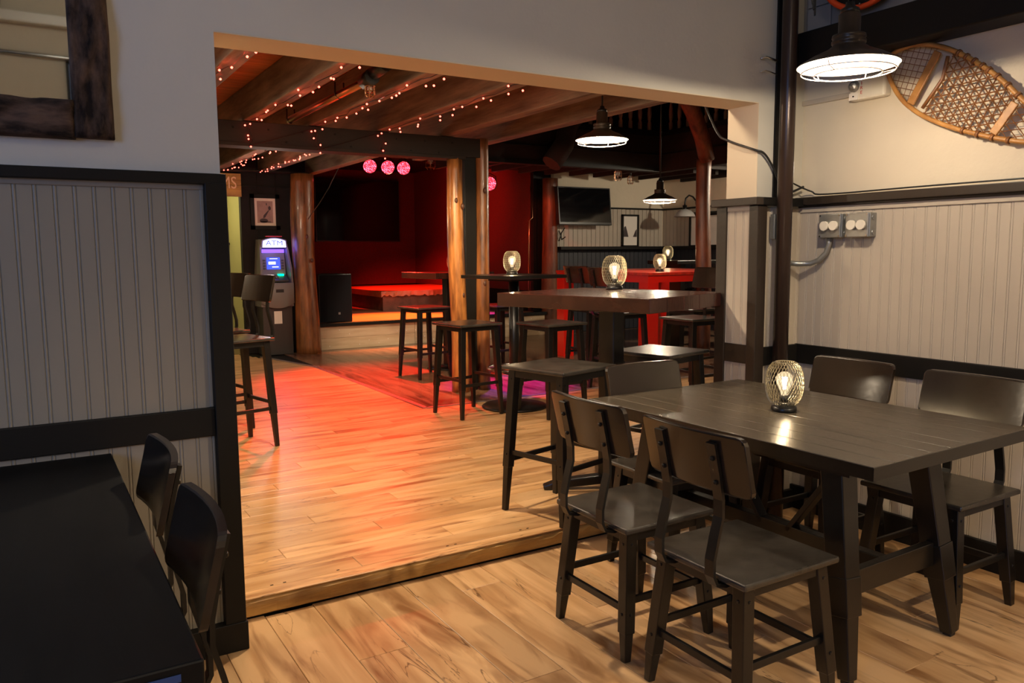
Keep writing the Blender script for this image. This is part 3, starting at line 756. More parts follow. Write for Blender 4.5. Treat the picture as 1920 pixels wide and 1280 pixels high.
# left table
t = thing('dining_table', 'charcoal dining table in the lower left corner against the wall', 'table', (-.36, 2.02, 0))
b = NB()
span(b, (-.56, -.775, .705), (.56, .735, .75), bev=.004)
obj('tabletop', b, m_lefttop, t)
obj('underframe', span(NB(), (-.45, -.6, .67), (.45, .6, .705)), m_metal_black, t)
for sx in (-1, 1):
    for sy in (-1, 1):
        obj('leg', bar(bar(NB(), (sx*.36, sy*.50, .70), (sx*.40, sy*.56, .3), .08, .08, .075, .075, ref=(0, 1, 0), bev=.004), (sx*.40, sy*.56, .31), (sx*.43, sy*.60, 0), .062, .062, .045, .045, ref=(0, 1, 0), bev=.004), m_wood_black, t)
obj('end_stretcher', bar(NB(), (-.4, -.55, .3), (.4, -.55, .3), .03, .08), m_wood_black, t)
obj('blue_mark', box(NB(), (.50, -.777, .73), (.05, .001, .012)), m_blue, t)  # small blue patch on the near edge of the tabletop

# brown pub table
t = thing('pub_table', 'square brown pub table with a thick varnished top and black post', 'table', (2.675, 3.355, UPZ), R(16.5))
b = NB()
for i in range(5): span(b, (-.385+.154*i+.0005, -.48, 1.0), (-.385+.154*(i+1)-.0005, .48, 1.07), bev=.003)
obj('tabletop', b, m_browntop, t)
obj('top_plate', span(NB(), (-.2, -.2, .985), (.2, .2, 1.0)), m_metal_black, t)
obj('post', span(NB(), (-.05, -.05, .05), (.05, .05, .99), bev=.006), m_wood_black, t)
for k in range(4):
    a = math.pi/4+k*math.pi/2; d = Vector((math.cos(a), math.sin(a), 0))
    b = NB(); bar(b, d*.04+Vector((0, 0, .055)), d*.30+Vector((0, 0, .03)), .07, .05, .07, .045, bev=.008); bar(b, d*.29+Vector((0, 0, .028)), d*.37+Vector((0, 0, .012)), .07, .045, .06, .02, bev=.006)
    obj('foot', b, m_wood_black, t)

# thin high table with a round base
t = thing('bar_table', 'thin black square bar table on a round base, left of the red table', 'table', (3.44, 5.60, UPZ), R(10))
obj('tabletop', span(NB(), (-.31, -.31, 1.075), (.31, .31, 1.103), bev=.003), m_wood_black, t)
obj('top_plate', span(NB(), (-.15, -.15, 1.055), (.15, .15, 1.075)), m_metal_black, t)
obj('column', tube(NB(), [(0, 0, .02), (0, 0, 1.06)], .042, 16), m_metal_black, t)
obj('base', lathe(NB(), [(.0, .0), (.27, .0), (.275, .012), (.26, .022), (.12, .035), (.05, .05), (0, .05)], 40), m_metal_black, t)
b = NB(); tube(b, [(.22*math.cos(a), .22*math.sin(a), .33) for a in (2*math.pi*i/32 for i in range(32))], .011, 8, closed=True)
fr = obj('foot_ring', b, m_steel, t, label='chrome foot ring')
for k in range(3):
    a = k*2*math.pi/3+.4; obj('spoke', bar(NB(), (0, 0, .26), (.22*math.cos(a), .22*math.sin(a), .33), .012, .012), m_metal_black, fr)
# table behind the logs
t = thing('pub_table', 'dark high table behind the log posts, lamp on top', 'table', (4.02, 7.95, UPZ), R(6))
b = NB(); span(b, (-.38, -.36, 1.01), (.38, .36, 1.075), bev=.004); obj('tabletop', b, m_browntop, t)
obj('post', span(NB(), (-.045, -.045, .04), (.045, .045, 1.01), bev=.005), m_wood_black, t); obj('base', lathe(NB(), [(0, 0), (.24, 0), (.24, .015), (.05, .04), (0, .04)], 24), m_metal_black, t)
# red table
t = thing('communal_table', 'tall bright red communal table on thick square legs', 'table', (6.48, 7.28, UPZ))
X0, X1, Y0, Y1 = -.87, .87, -.85, .86
b = NB()
for i in range(6):
    w_ = (X1-X0)/6; span(b, (X0+w_*i+.001, Y0, 1.03), (X0+w_*(i+1)-.001, Y1, 1.062), bev=.004)
obj('tabletop', b, m_redtop, t)
b = NB(); span(b, (X0+.01, Y0+.01, .955), (X1-.01, Y0+.05, 1.03)); span(b, (X0+.01, Y1-.05, .955), (X1-.01, Y1-.01, 1.03)); span(b, (X0+.01, Y0+.05, .955), (X0+.05, Y1-.05, 1.03)); span(b, (X1-.05, Y0+.05, .955), (X1-.01, Y1-.05, 1.03))
obj('apron', b, m_red, t)
for sx in (X0+.085, X1-.085):
    for sy in (Y0+.085, Y1-.085): obj('leg', span(NB(), (sx-.075, sy-.075, 0), (sx+.075, sy+.075, .956), bev=.004), m_red, t)
# dark long tables in the nook
t = thing('nook_table', 'long black high table behind the red table', 'table', (8.15, 8.2, UPZ))
obj('tabletop', span(NB(), (-.75, -.3, 1.11), (.95, .3, 1.16), bev=.004), m_wood_black, t)
for sx in (-.6, .8): obj('leg', span(NB(), (sx-.04, -.25, 0), (sx+.04, .25, 1.11)), m_wood_black, t)
for i, (x, y) in enumerate(((7.9, 6.9), (8.35, 7.55), (7.3, 9.3), (8.4, 9.0))):
    st_(x, y, 5+i*3, ('black stool seen through the legs, right end of the red table', 'black stool tucked at the long black nook table', 'black stool in the dark nook near the red-lit log', 'black stool in the far corner of the nook')[i])

# ------------------------------------------------------------------ lamps
def lantern():
    t = thing('wire_lamp', 'wire mesh table lamp with a glowing bulb on the dark dining table', 'lamp')
    obj('base', lathe(NB(), [(0, 0), (.047, 0), (.049, .006), (.047, .018), (.042, .020), (.042, .034), (.036, .036), (0, .036)], 32), m_metal_black, t)
    prof = [(.040, .022), (.052, .034), (.063, .052), (.069, .075), (.072, .100), (.071, .125), (.068, .150), (.060, .172), (.047, .188), (.036, .192)]
    b = NB(); n = 34; sg = len(prof)-1
    def P(k, i, d):
        a = 2*math.pi*(k+d*i*.75)/n; r_, z = prof[i]; return Vector((r_*math.cos(a), r_*math.sin(a), z))
    for d in (-1, 1):
        for k in range(n): tube(b, [P(k, i, d) for i in range(sg+1)], .00085, 3, cap=False)
    for i, rr in ((0, .0016), (sg, .0022)):
        tube(b, [(prof[i][0]*math.cos(a), prof[i][0]*math.sin(a), prof[i][1]) for a in (2*math.pi*j/32 for j in range(32))], rr, 5, closed=True)
    obj('mesh_shade', b, m_bronze, t)
    obj('socket', lathe(NB(), [(0, .034), (.015, .034), (.015, .062), (0, .062)], 16), m_plastic, t)
    bu = obj('bulb', lathe(NB(), [(.012, .060), (.013, .070), (.022, .092), (.030, .110), (.031, .125), (.026, .142), (.012, .152), (.0005, .154)], 20), m_bulb, t)
    f = NB()
    for k in range(4):
        a = k*math.pi/2+.4; tube(f, [(.004*math.cos(a), .004*math.sin(a), .085), (.009*math.cos(a), .009*math.sin(a), .132)], .0018, 4)
    obj('filament', f, m_filament, bu)
    return t
lan0 = lantern(); lan0.location = (2.487, 2.05, .75)
LAMPS = [((2.905, 3.62, UPZ+1.07), 'wire mesh table lamp on the brown pub table'), ((3.46, 5.66, UPZ+1.103), 'wire mesh table lamp on the thin round-based bar table'),
         ((5.98, 6.66, UPZ+1.062), 'wire mesh table lamp on the red table'), ((7.55, 8.25, UPZ+1.16), 'small far wire lamp on the black nook table, just behind the red-table lamp'), ((4.12, 8.00, UPZ+1.075), 'wire lamp half hidden behind the pale log post')]
for L_, lab in LAMPS: dup(lan0, L_, random.random(), lab)
for L_ in [(2.487, 2.05, .75)]+[l[0] for l in LAMPS]:
    light('POINT', 'wire_lamp_light', (L_[0], L_[1], L_[2]+.115), 1.6, (1, .72, .40), .012)

def pendant():
    t = thing('pendant_lamp', 'bright caged pendant lamp above the right dining table', 'lamp')
    out = [(.034, .175), (.040, .17), (.040, .10), (.060, .095), (.062, .085), (.056, .080), (.062, .074), (.062, .064), (.056, .060), (.064, .052), (.080, .040), (.13, .018), (.182, -.012), (.187, -.018)]
    obj('shade', lathe(NB(), out, 40), m_shade, t)
    inn = [(.185, -.018), (.178, -.012), (.125, .014), (.075, .034), (.045, .045), (.001, .047)]
    obj('reflector', lathe(NB(), inn, 40), m_white, t)
    obj('socket', lathe(NB(), [(.001, .215), (.016, .215), (.018, .200), (.034, .19), (.036, .175), (.001, .17)], 24), m_metal_black, t)
    c = NB()
    for r_, z in ((.170, -.040), (.122, -.050)):
        tube(c, [(r_*math.cos(a), r_*math.sin(a), z) for a in (2*math.pi*j/40 for j in range(40))], .0022, 6, closed=True)
    for k in range(6):
        a = k*math.pi/3+.25; d = Vector((math.cos(a), math.sin(a), 0))
        tube(c, [d*.184+Vector((0, 0, -.014)), d*.176+Vector((0, 0, -.030)), d*.170+Vector((0, 0, -.040)), d*.122+Vector((0, 0, -.050))], .002, 5)
    obj('wire_cage', c, m_cage, t)
    obj('bulb', lathe(NB(), [(.012, .04), (.016, .03), (.030, .012), (.033, -.004), (.026, -.022), (.010, -.031), (.0005, -.032)], 20), m_pbulb, t)
    return t
pen0 = pendant()
def hang(t, loc, top):
    t.location = loc
    tube_ = NB(); tube(tube_, [(0, 0, .21), (0, 0, top-loc[2])], .008, 8); obj('stem', tube_, m_metal_black, t)
P1, P2, P3 = (2.735, 2.005, 2.085), (3.53, 4.55, 2.165), (6.02, 6.72, 1.945)
p2 = dup(pen0, P2, .4, 'lit caged pendant lamp in the middle of the opening'); p3 = dup(pen0, P3, .9, 'lit caged pendant lamp low over the red table on a long stem')
hang(pen0, P1, 3.8); hang(p2, P2, 4.2); hang(p3, P3, 4.2)
for p, e in ((P1, 38), (P2, 66), (P3, 36)):
    light('POINT', 'pendant_light', (p[0], p[1], p[2]-.018), e*1.0, (1, .82, .60), .028)
bmx_ = NB()
for k in range(5):
    tube(bmx_, [(2.60+.01*k, 2.09, 2.56), (2.585+.012*k, 2.10, 2.44), (2.61+.008*k, 2.09, 2.34-.02*k), (2.63, 2.08, 2.40), (2.64, 2.08, 2.52)], .004, 5)
box(bmx_, (2.60, 2.10, 2.58), (.06, .06, .12), bev=.01)
obj('cable_bundle', bmx_, m_cord, label='black bundle of looped cable left of the bright pendant', cat='cable')

# sconces
t = thing('wall_sconce', 'white dome wall lamp on a curved black arm near the right log', 'lamp', (9.48, 9.62, 2.15))
obj('rose', tube(NB(), [(0, 0, 0), (-.03, 0, 0)], .075, 20), m_metal_black, t)
obj('arm', tube(NB(), [(-.02, 0, 0), (-.08, .0, .02), (-.16, 0, .09), (-.24, 0, .11), (-.31, 0, .06), (-.33, 0, -.02), (-.33, 0, -.06)], .014, 8), m_metal_black, t)
obj('holder', lathe(NB(), [(.0, -.05), (.035, -.05), (.035, -.10), (.05, -.12), (0, -.12)], 16, (-.33, 0, 0)), m_metal_black, t)
obj('dome_shade', lathe(NB(), [(.04, -.115), (.09, -.13), (.14, -.17), (.165, -.215), (.168, -.235), (.16, -.235), (.13, -.175), (.04, -.125)], 28, (-.33, 0, 0)), m_white, t)
t = thing('wall_lamp', 'small dark picture lamp half hidden behind the right log', 'lamp', (9.44, 9.35, 1.98)); obj('arm', bar(NB(), (0, .4, 0), (0, -.3, 0), .03, .03), m_metal_black, t)

# string lights
def string(label, pts_fn, n, seed, bulbs=True):
    rnd = random.Random(seed); t = thing('string_light', label, 'string light')
    pts = pts_fn(rnd, n); b = NB(); tube(b, pts, .003, 4, cap=False); w_ = obj('wire', b, m_cord, t)
    if t: 
        sb = NB(); bmesh.ops.create_icosphere(sb, subdivisions=1, radius=.0075)
        p0 = obj('bulb', sb, m_fairy, t); p0.location = (*pts[0][:2], pts[0][2]-.012)
        for p in pts[1:]:
            link_copy(p0, t, (p[0]+rnd.uniform(-.05, .05), p[1]+rnd.uniform(-.03, .03), p[2]-.012+rnd.uniform(-.03, .008)))
    return t
def along(x, y0, y1, z=2.392, dx=.02):
    return lambda rnd, n: [(x+rnd.uniform(-dx, dx), y0+(y1-y0)*i/(n-1), z+rnd.uniform(-.012, .004)) for i in range(n)]
string('red fairy lights under the leftmost ceiling joist', along(1.02, 3.3, 6.35), 16, 1)
string('red fairy lights under the big pale joist, second from left', along(1.575, 3.3, 6.40), 22, 2)
string('red fairy lights under the joist with the caged bulb', along(2.085, 3.4, 6.40), 24, 3)
string('red fairy lights under the joist left of the log posts', along(2.665, 3.4, 6.40), 24, 4)
string('red fairy lights on the left joist beyond the cross beam', along(2.14, 7.9, 10.1), 26, 5)
string('red fairy lights on the second joist beyond the cross beam', along(2.56, 7.9, 10.1), 26, 6)
def drops(rnd, n):
    out = []
    for x in (1.575, 2.10, 2.67):
        for z in (2.38, 2.32, 2.26, 2.20): out.append((x+rnd.uniform(-.02, .02), 6.432, z))
    return out
string('red fairy lights dropping over the face of the cross beam', drops, 12, 7)

# ceiling conduit with clamps, caged bulbs
t = thing('conduit_pipe', 'copper-coloured conduit pipe hung between two ceiling joists', 'pipe', (1.90, 4.98, 2.435))
obj('pipe', tube(NB(), [(0, -.12, 0), (0, 1.55, 0)], .026, 12), m_copper, t)
b = NB(); tube(b, [(0, -.25, .01), (.0, -.12, .0)], .05, 10); tube(b, [(.02, -.42, .05), (.01, -.22, .03)], .042, 10); obj('motor_head', b, m_cord, t)
for y in (.35, 1.5): obj('clamp', tube(NB(), [(-.03, y, .08), (-.032, y, 0), (0, y, -.03), (.032, y, 0), (.03, y, .08)], .006, 6), m_metal_black, t)
def caged(loc, s, lab):
    t = thing('caged_bulb', lab, 'lamp', loc); c = NB()
    for k in range(6):
        a = k*math.pi/3; tube(c, [(.02*s*math.cos(a), .02*s*math.sin(a), 0), (.05*s*math.cos(a), .05*s*math.sin(a), -.03*s), (.05*s*math.cos(a), .05*s*math.sin(a), -.12*s), (.03*s*math.cos(a), .03*s*math.sin(a), -.14*s)], .0032, 5)
    for z, r_ in ((-.03, .05), (-.08, .051), (-.12, .05)): tube(c, [(r_*s*math.cos(a), r_*s*math.sin(a), z*s) for a in (2*math.pi*j/16 for j in range(16))], .003, 5, closed=True)
    obj('wire_cage', c, m_copper, t); obj('holder', tube(NB(), [(0, 0, .06*s), (0, 0, 0)], .022*s, 10), m_metal_black, t)
    obj('bulb', lathe(NB(), [(.012*s, 0), (.026*s, -.04*s), (.026*s, -.07*s), (.001, -.10*s)], 12), m_glass, t)
caged((1.905, 4.79, 2.415), .62, 'caged work bulb hanging at the end of the conduit pipe')
caged((4.80, 9.95, 2.70), 1.5, 'caged bulb under the ceiling left of the pale log post')
caged((7.15, 8.85, 2.50), 1.1, 'caged bulb under the balcony, left of the far pendant')
caged((7.75, 9.3, 2.48), .9, 'small caged bulb over the far television')
# white wire on the left log
b = NB(); tube(b, [(3.10, 9.99, 1.80), (3.25, 9.98, 2.0), (3.38, 9.98, 2.20), (3.54, 9.98, 2.5)], .006, 5); obj('steel_wire', b, m_steel, label='slack steel wire from the thick left log to the ceiling', cat='wire')

# ------------------------------------------------------------------ stage things
t = thing('stage_riser', 'low drum riser with a thick red-lit slab top at the back of the stage', 'platform', (5.93, 13.3, .425))
obj('body', span(NB(), (-.95, -1.10, 0), (.94, 1.1, .245)), m_riser, t)
b = NB(); n = 40; rows = []
for i in range(n+1):
    x = -1.0+1.94*i/n; j = random.uniform(-.012, .012); k = random.uniform(-.02, .02)
    rows.append([b.verts.new((x, -1.17+j, .245+k)), b.verts.new((x, -1.16+j*.5, .325)), b.verts.new((x, 1.1, .325)), b.verts.new((x, 1.1, .245))])
for A, B in zip(rows, rows[1:]):
    for q in range(4): b.faces.new((A[q], B[q], B[(q+1) % 4], A[(q+1) % 4]))
b.faces.new(rows[0]); b.faces.new(rows[-1][::-1])
obj('slab_top', b, m_slab, t)
t = thing('loudspeaker', 'black floor loudspeaker on the stage beside the thick log', 'speaker', (3.63, 10.78, .425))
obj('cabinet', span(NB(), (-.235, -.20, 0), (.235, .25, .665), bev=.012), m_plastic, t)
b = NB(); n = 14; fr_ = []
for i in range(n+1):
    u = i/n*2-1; fr_.append((u*.225, -.205-.03*(1-u*u)))
lo = [b.verts.new((x, y, .015)) for x, y in fr_]; hi = [b.verts.new((x, y, .65)) for x, y in fr_]
for i in range(n): f = b.faces.new((lo[i], lo[i+1], hi[i+1], hi[i])); f.smooth = True
obj('grille', b, m_grille, t); obj('badge', span(NB(), (.02, -.24, .11), (.05, -.232, .14)), m_galv, t)
t = thing('television', 'large black television on the stage back wall', 'television', (5.66, 15.02, 2.19))
obj('housing', span(NB(), (-.865, -.03, -.60), (.865, .05, .60), bev=.006), m_plastic, t); obj('screen', span(NB(), (-.845, -.034, -.575), (.845, -.029, .585)), m_screen, t)
t = thing('television', 'black television tilted down in the nook right of the red-lit log', 'television', (7.575, 10.22, 2.08)); t.rotation_euler = (R(-6), 0, 0)
obj('housing', span(NB(), (-.515, -.04, -.30), (.515, .04, .29), bev=.008), m_plastic, t); obj('screen', span(NB(), (-.49, -.044, -.26), (.49, -.039, .27)), m_screen, t)
obj('bracket', span(NB(), (-.05, .04, -.1), (.05, .25, .05)), m_metal_black, t)
par0 = None
tb = NB(); tube(tb, [(4.2, 11.62, 2.85), (5.4, 11.62, 2.85)], .02, 8)
for x in (4.3, 5.3): tube(tb, [(x, 11.62, 2.85), (x, 11.62, 2.98)], .012, 6)
obj('lighting_bar', tb, m_metal_black, label='black lighting bar holding three red stage lights', cat='rail')
for i, (x, lab) in enumerate(((4.54, 'left one of three glowing red stage spotlights'), (4.83, 'middle one of three glowing red stage spotlights'), (5.09, 'right one of three glowing red stage spotlights'))):
    if i == 0:
        par0 = t = thing('stage_spotlight', lab, 'spotlight')
        bb = NB(); lathe(bb, [(.03, .18), (.08, .16), (.105, .10), (.108, 0), (.100, -.005), (.100, .01)], 24); obj('housing', bb, m_plastic, t)
        bb = NB(); lathe(bb, [(.0005, -.004), (.098, -.004)], 24); ln = obj('lens', bb, m_par, t)
        bb = NB(); tube(bb, [(-.09, 0, .06), (-.09, .10, .08), (.0, .15, .09), (.09, .10, .08), (.09, 0, .06)], .006, 5); obj('yoke', bb, m_metal_black, t)
    else: t = dup(par0, (0, 0, 0), 0, lab)
    t.location = (x, 11.5, 2.665)
    d = Vector((x-2.0, 11.5-2.0, 1.6)).normalized(); t.rotation_euler = d.to_track_quat('Z', 'Y').to_euler()
t = dup(par0, (6.05, 10.1, 2.42), 0, 'pink stage light peeking out behind the narrow log post'); t.location = (5.86, 10.2, 2.36); t.rotation_euler = Vector((5.2, 7.4, .8)).to_track_quat('Z', 'Y').to_euler()
iv = t.rotation_euler.to_matrix().inverted(); obj('hanger', tube(NB(), [iv@Vector((0, .08, .05)), iv@Vector((0, .08, .262))], .008, 6), m_metal_black, t)
b = NB(); box(b, (6.893, 11.1, 1.15), (.02, .08, .10), bev=.004); obj('wall_socket', b, m_plastic, label='small black socket on the red stage wall', cat='socket')
b = NB(); tube(b, [(6.78, 10.52, 2.4), (6.80, 10.5, 1.9), (6.72, 10.48, 1.85), (6.71, 10.48, .5)], .01, 6); obj('wall_cable', b, m_copper, label='thin reddish cable down the edge of the red stage wall', cat='cable')
# coat hook on the nook wall
b = NB(); tube(b, [(7.28, 10.42, 1.62), (7.24, 10.35, 1.66), (7.27, 10.30, 1.74)], .009, 6); tube(b, [(7.28, 10.42, 1.62), (7.24, 10.34, 1.56), (7.27, 10.28, 1.60)], .009, 6)
tube(b, [(7.28, 10.47, 1.70), (7.28, 10.42, 1.62), (7.28, 10.47, 1.54)], .009, 6); obj('coat_hook', b, m_metal_black, label='black double coat hook beside the red-lit log', cat='hook')

# ------------------------------------------------------------------ cash machine
t = thing('cash_machine', 'grey cash machine with a glowing blue-white header', 'cash machine', (2.73, 10.2, UPZ))
obj('base_cabinet', span(NB(), (-.185, 0, 0), (.19, .32, .72), bev=.006), m_atmd, t)
b = NB(); n = 12; lo = []
for i in range(n+1):
    u = i/n*2-1; lo.append((u*.205, -.035-.02*(1-u*u)))
pf = [(.60, .0), (.66, -.01), (.90, -.01), (.92, 0)]
rws = []
for z, dy in pf: rws.append([b.verts.new((x, y+dy-.01, z+(.06*(x/.205)**2 if z < .62 else 0))) for x, y in lo])
for A, B in zip(rws, rws[1:]):
    for i in range(n): f = b.faces.new((A[i], A[i+1], B[i+1], B[i])); f.smooth = True
span(b, (-.205, -.03, .62), (.205, .3, .92)); obj('fascia', b, m_atm, t)
for sx in (-1, 1):
    b = NB(); poly(b, [(sx*.205, .30, .92), (sx*.205, -.04, .92), (sx*.20, -.03, 1.10), (sx*.175, .06, 1.40), (sx*.165, .10, 1.47), (sx*.165, .30, 1.47)], .022, (-sx, 0, 0)); obj('side_wing', b, m_atm, t)
obj('back_panel', poly(NB(), [(-.17, .14, .92), (.17, .14, .92), (.16, .17, 1.36), (-.16, .17, 1.36)], .1, (0, 1, 0)), m_atmd, t)
sf = obj('screen_panel', poly(NB(), [(-.150, .10, 1.02), (.150, .10, 1.02), (.145, .13, 1.30), (-.145, .13, 1.30)], .05, (0, 1, 0)), m_atm, t)
obj('screen', poly(NB(), [(-.085, .103, 1.09), (.085, .103, 1.09), (.083, .118, 1.24), (-.083, .118, 1.24)], .01, (0, -1, 0)), m_atmscreen, sf)
b = NB(); box(b, (-.02, .093, 1.17), (.09, .004, .035)); box(b, (0, .096, 1.225), (.10, .004, .008)); box(b, (.02, .092, 1.12), (.08, .004, .012)); obj('screen_text', b, m_atmhead, sf)
b = NB()
for sx in (-1, 1):
    for k in range(4): box(b, (sx*.115, .10+.003*k, 1.10+.035*k), (.03, .012, .012))
obj('side_key', b, m_atmd, sf)
b = NB(); poly(b, [(-.150, -.02, .955), (.150, -.02, .955), (.15, .10, 1.02), (-.15, .10, 1.02)], .02, (0, 0, -1)); kp = obj('keypad_shelf', b, m_atmd, t)
b = NB()
for i in range(4):
    for j in range(3): box(b, (-.05+.03*i, .02+.02*j, .985+.012*j), (.02, .013, .006))
obj('key', b, m_galv, kp)
b = NB(); n = 12
A = [(-.155+.31*i/n, .045, 1.455+.035*(1-(i/n*2-1)**2)) for i in range(n+1)]
pts = [(-.165, .05, 1.36)]+[(x, .03, z) for x, y, z in A]+[(.165, .05, 1.36)]
poly(b, pts, .20, (0, 1, 0)); hd = obj('header_box', b, m_atm, t)
pts = [(x*.9, .028, 1.415+(z-1.415)*.85) for x, y, z in [(-.165, 0, 1.36)]+A+[(.165, 0, 1.36)]]
obj('lit_header', poly(NB(), pts, .004, (0, -1, 0)), m_atmhead, hd)
text('atm_lettering', 'ATM', .085, m_atmtext, (0, .020, 1.42), (math.pi/2, 0, 0), hd, .001, xs=1.25)
obj('top_strip', span(NB(), (-.10, .03, 1.500), (.10, .08, 1.512)), m_redletter, hd)
obj('green_light', span(NB(), (.045, .075, 1.005), (.12, .10, 1.03)), m_atmgreen, t)
b = NB(); span(b, (-.146, .128, 1.30), (.146, .13, 1.345)); obj('blue_glow_panel', b, m_atmblue, t)
obj('cash_slot', span(NB(), (-.03, -.075, .80), (.07, -.045, .84)), m_plastic, t); obj('card_notice', span(NB(), (-.045, -.004, .40), (.055, 0, .56)), m_paper, t)
obj('lock', tube(NB(), [(.165, -.06, .87), (.165, -.03, .87)], .01, 10), m_steel, t)
light('POINT', 'atm_glow', (2.73, 10.1, UPZ+1.38), 1.6, (.25, .2, 1), .08)
# wooden sign
t = thing('wooden_sign', 'wooden sign board with pale letters, cut off by the black casing', 'sign', (1.97, 10.47, 2.23))
obj('plank', span(NB(), (-.62, 0, -.143), (.44, .03, .0), bev=.004), m_timber, t); obj('plank', span(NB(), (-.62, 0, .002), (.44, .03, .143), bev=.004), m_timber, t)
text('sign_lettering', 'RESTROOMS', .21, m_letter, (.385, -.008, .02), (math.pi/2, 0, 0), t, .006, 'RIGHT', xs=.78)
# pictures
def picture(lab, loc, rz, w_, h_, fw_, mount, shapes, inner=None):
    t = thing('framed_picture', lab, 'picture', loc, rz)
    b = NB(); span(b, (-w_/2, -.03, -h_/2), (w_/2, 0, -h_/2+fw_)); span(b, (-w_/2, -.03, h_/2-fw_), (w_/2, 0, h_/2)); span(b, (-w_/2, -.03, -h_/2), (-w_/2+fw_, 0, h_/2)); span(b, (w_/2-fw_, -.03, -h_/2), (w_/2, 0, h_/2))
    obj('frame', b, m_trim, t); obj('mount', span(NB(), (-w_/2+fw_, -.012, -h_/2+fw_), (w_/2-fw_, -.008, h_/2-fw_)), mount, t)
    if inner: obj('print', span(NB(), (-inner[0]/2, -.016, -inner[1]/2), (inner[0]/2, -.012, inner[1]/2)), m_photo, t)
    if shapes:
        b = NB()
        for s in shapes: poly(b, [(x, -.017, z) for x, z in s], .001, (0, -1, 0))
        obj('printed_figure', b, m_ink, t)
def blob(cx, cz, rx, rz_, n=9, a0=0): return [(cx+rx*math.cos(a0+2*math.pi*i/n), cz+rz_*math.sin(a0+2*math.pi*i/n)) for i in range(n)]
picture('small framed sepia print above the cash machine', (2.71, 10.55, 1.905), 0, .37, .45, .05, m_mat,
        [blob(-.02, -.11, .055, .03), [(-.03, -.08), (.0, -.07), (.05, .02), (.042, .025), (-.02, -.04)], blob(.058, .05, .018, .028), blob(.02, .10, .007, .018, 5), [(-.07, -.125), (.08, -.13), (.07, -.12), (-.07, -.115)]], (.20, .28))
picture('tall framed print of two dark pines on the nook wall', (8.72, 10.47, 1.71), 0, .36, .54, .03, m_paper,
        [[(-.14, -.10), (-.04, -.10), (-.07, .0), (-.10, .08), (-.13, .06)], [(.06, -.10), (.14, -.10), (.14, .03), (.11, .0)]])
picture('framed snow scene print beside the right log', (9.47, 9.42, 1.70), -math.pi/2, .80, .54, .035, m_paper,
        [[(-.20, -.08), (-.16, -.02), (-.20, .02), (-.17, .08), (-.12, .05), (-.10, -.04), (-.02, -.10), (-.06, -.11), (-.14, -.06)], blob(-.20, .05, .03, .02), [(-.22, -.13), (-.16, -.12), (-.17, -.14)]])
picture('blue framed picture on the back wall behind us', (.62, -3.38, 2.95), math.pi, .3, .5, .02, m_blue, [])
# back wall items seen in the mirror
b = NB(); tube(b, [(-2.5, -3.37, 3.26), (3.3, -3.37, 3.20)], .02, 8); obj('conduit_pipe', b, m_steel, label='steel conduit along the back wall, seen in the bark-framed mirror', cat='pipe')
b = NB(); span(b, (-2.5, -3.4, 3.50), (3.4, -3.3, 3.60), bev=.01); obj('wall_ledge', b, m_cream, label='cream ledge along the back wall, seen in the mirror', cat='ledge')
b = NB(); box(b, (-.25, -3.2, 4.0), (.45, .35, .75), bev=.02); obj('wall_speaker', b, m_plastic, label='black speaker high on the back wall, seen in the mirror', cat='speaker')

# ------------------------------------------------------------------ mirror in a bark frame
t = thing('wall_mirror', 'mirror in a wide dark bark frame at the top left', 'mirror', (-.32, W1, 2.32))
obj('glass', span(NB(), (-.50, -.030, -.51), (.50, -.022, .51)), m_mirror, t)
def bark(lo, hi, m, seed):
    rnd = random.Random(seed); b = NB(); nx = 70; ny = 14; lx = hi[0]-lo[0]; lz = hi[2]-lo[2]; horiz = lx > lz
    NU, NV = (nx, ny) if horiz else (ny, nx); G = []
    from mathutils import noise as mn
    for i in range(NU+1):
        row = []
        for k in range(NV+1):
            x = lo[0]+lx*i/NU; z = lo[2]+lz*k/NV
            sv = Vector((x*(6 if horiz else 18)+seed, z*(18 if horiz else 6), seed))
            d = mn.noise(sv)*.016+mn.noise(sv*2.7)*.010
            ed = 0 if (0 < i < NU and 0 < k < NV) else .012
            row.append(b.verts.new((x, lo[1]-d+ed, z)))
        G.append(row)
    for i in range(NU):
        for k in range(NV): f = b.faces.new((G[i][k], G[i+1][k], G[i+1][k+1], G[i][k+1])); f.smooth = True
    e = [G[i][0] for i in range(NU+1)]+[G[NU][k] for k in range(1, NV+1)]+[G[i][NV] for i in range(NU-1, -1, -1)]+[G[0][k] for k in range(NV-1, 0, -1)]
    bk = [b.verts.new((v.co.x, hi[1], v.co.z)) for v in e]
    for i in range(len(e)): b.faces.new((e[i], e[(i+1) % len(e)], bk[(i+1) % len(e)], bk[i]))
    return b
obj('frame_side', bark((.475, -.045, -.60), (.585, -.004, .60), m_bark, 3), m_bark, t); obj('frame_side', bark((-.585, -.045, -.60), (-.475, -.004, .60), m_bark, 4), m_bark, t)
obj('frame_side', bark((-.48, -.042, -.605), (.48, -.004, -.492), m_barkh, 5), m_barkh, t); obj('frame_side', bark((-.48, -.042, .492), (.48, -.004, .605), m_barkh, 6), m_barkh, t)

